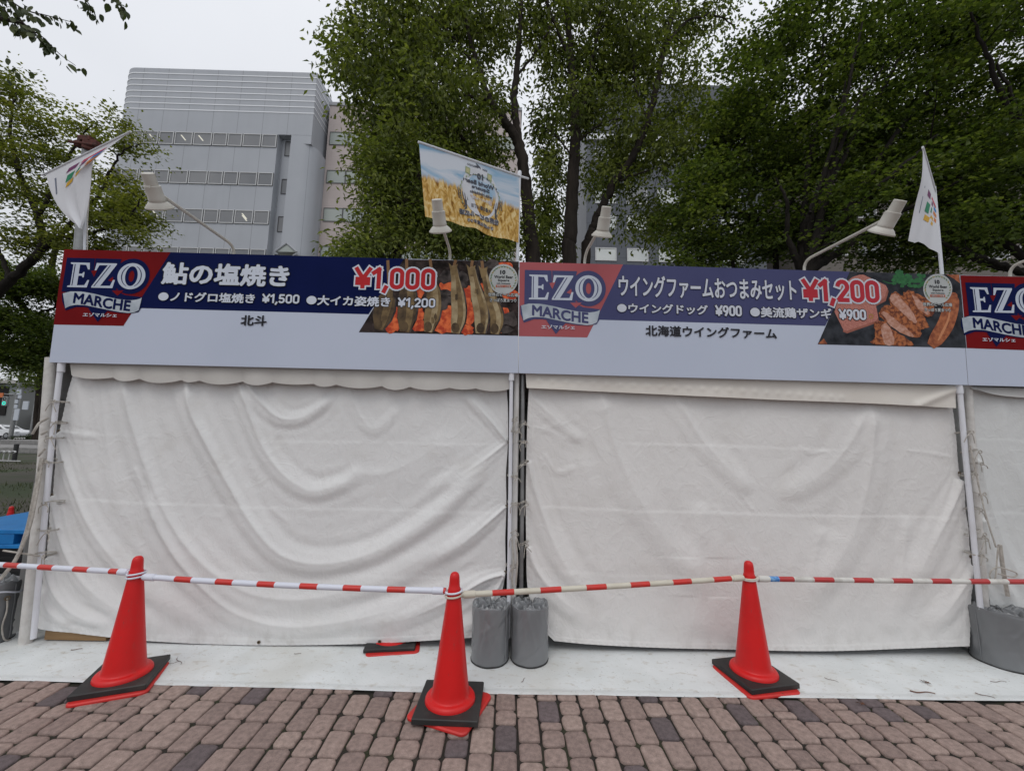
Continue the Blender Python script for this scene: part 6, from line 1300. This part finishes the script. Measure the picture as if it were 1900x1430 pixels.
T = tree('shade_tree', 'dark shady tree with low branches hanging beside the left end of the first sign board',
  [[(165,760,11.5,.17),(140,650,11.5,.16),(110,560,11.5,.13),(95,500,11.5,.09),(110,440,11.5,.05)],[(140,650,11.5,.10),(60,585,11.4,.09),(20,540,11.5,.09),(0,490,11.5,.06)],[(140,650,11.5,.07),(80,640,11.3,.05),(40,600,11.3,.04),(100,570,11.3,.03),(125,560,11.2,.03)]],
  [(20,520,11.2,.9,.9,.5,46),(80,530,11.2,.7,.8,.5,36),(40,600,11.3,.9,.9,.5,44),(95,620,11.2,.5,.7,.5,24),(10,640,11.2,.7,.8,.38,26),(95,662,11.3,.4,.7,.38,20),(-40,560,11.2,1.0,1.0,1.0,26),(130,650,11.6,.9,.8,.8,20),(50,662,11.3,.5,.6,.3,18)],
  (.095, .055), LEAF_MAPLE, M_bark2, 113, flat=.34, per=135, spread=.40, tilt=.55, group='trees at the left of the stalls', tintshift=-.02); tot['shade'] = T[1]
for (px, py, Y, r, lab) in ((66, 792, 33, .22, 'straight pale trunk far behind the left tent pole, nearer the signal post'), (76, 792, 31, .26, 'darker street tree trunk far behind, close beside the left tent pole')):
    tree('street_tree', lab, [[(px,py+14,Y,r),(px+4,740,Y,r*.9),(px+8,690,Y,r*.8),(px+12,640,Y,r*.5)]], [(px+10,650,Y,2.6,2.6,1.5,16),(px-10,690,Y,1.6,1.6,1.0,10)], (.24, .14), LEAF_MAPLE, M_bark, int(px), flat=.5, per=80, spread=.9, group='street trees far behind')
# the branch that hangs in from above, near the camera
def near_branch():
    t = thing('overhanging_tree', 'leafy branch hanging in from above at the corner over the grey office building', 'tree'); rr = np.random.default_rng(5); b = MB(); P = []; D = []
    root = np.array([-6.2, 2.6, 0]); br = [[(-90,-60,3.3),(0,-12,3.3),(45,45,3.25),(80,70,3.2),(110,100,3.2),(140,122,3.15)], [(-60,-40,3.3),(0,10,3.2),(20,35,3.2),(33,55,3.2)], [(80,-60,3.3),(140,-14,3.25),(165,8,3.2),(168,32,3.2)], [(140,-60,3.3),(200,-18,3.3),(222,8,3.25),(236,34,3.25)], [(0,-12,3.3),(45,18,3.2),(90,30,3.2),(136,42,3.2)], [(45,45,3.25),(65,62,3.2),(84,88,3.2)], [(-40,-20,3.4),(-10,15,3.35),(5,35,3.3)]]
    b.tube([root, root+[.1, 0, 2.2], root+[.3, .2, 4.2], root+[.7, .4, 6.0]], [.22, .19, .15, .09], 10); hub = root+np.array([.4, .25, 4.6])
    for L in br:
        q = cat([at(*p) for p in L], 8); 
        st = np.array([hub*(1-s)+q[0]*s+np.array([0, 0, .5*s*(1-s)]) for s in np.linspace(0, 1, 7)]); b.tube(st, np.linspace(.05, .012, 7), 6, cap=False); b.tube(q, np.linspace(.008, .002, len(q)), 5)
        for i in range(4, len(q), 1):
            for k in range(rr.poisson(2.1)): P.append(q[i]+rr.normal(0, .022, 3)+np.array([0, 0, -.01])); D.append((q[i]-q[i-3])/np.linalg.norm(q[i]-q[i-3])*.5+np.array([0, 0, -.9]))
    for i in range(240): c = hub+np.array([rr.uniform(-.6, 1.5), rr.uniform(-.5, .7), rr.uniform(-.1, 1.2)]); P.append(c); D.append(np.array([0, 0, -.8]))
    b.build('trunk', M_bark, t, smooth=True); P, D = np.array(P), np.array(D); n = len(P); az = rr.normal(0, 1, (n, 3)); d = D+az*.35; d /= np.linalg.norm(d, axis=1)[:, None]
    s = np.cross(d, rr.normal(0, 1, (n, 3))); s /= np.linalg.norm(s, axis=1)[:, None]; nn = np.cross(s, d); l = .066*rr.uniform(.6, 1.25, n); w_ = l*.62
    prof = [(0, 0), (.14, .36), (.38, .5), (.65, .38), (.86, .14), (1, 0)]; V = []; m = len(prof)
    for k, (u, h) in enumerate(prof): V.append(P+d*(l*u)[:, None]+s*(w_*h)[:, None]+nn*(l*(.10*h-.16*u*u))[:, None])
    for k, (u, h) in enumerate(prof): V.append(P+d*(l*u)[:, None]-nn*(l*.16*u*u)[:, None])
    for k, (u, h) in enumerate(prof): V.append(P+d*(l*u)[:, None]-s*(w_*h)[:, None]+nn*(l*(.10*h-.16*u*u))[:, None])
    V = np.stack(V, 1).reshape(-1, 3).astype(np.float32); base = np.arange(n)[:, None]*(3*m); F = []
    for r0, r1 in ((0, m), (m, 2*m)):
        for k in range(m-1): F += [base+np.array([r0+k, r0+k+1, r1+k+1]), base+np.array([r0+k, r1+k+1, r1+k])]
    F = np.stack(F, 1).reshape(-1, 3); me = bpy.data.meshes.new('crown'); raw(me, V, F.astype(np.int32).ravel(), np.full(len(F), 3, np.int32)); me.materials.append(LEAF_NEAR)
    a = me.attributes.new('tint', 'FLOAT', 'FACE'); a.data.foreach_set('value', np.repeat(rr.random(n), len(me.polygons)//n).astype(np.float32)[:len(me.polygons)]) if len(me.polygons) % n == 0 else None
    smooth_mesh(me, 180); obj('crown', me, t)
near_branch()
print('LEAVES', tot, sum(tot.values()))
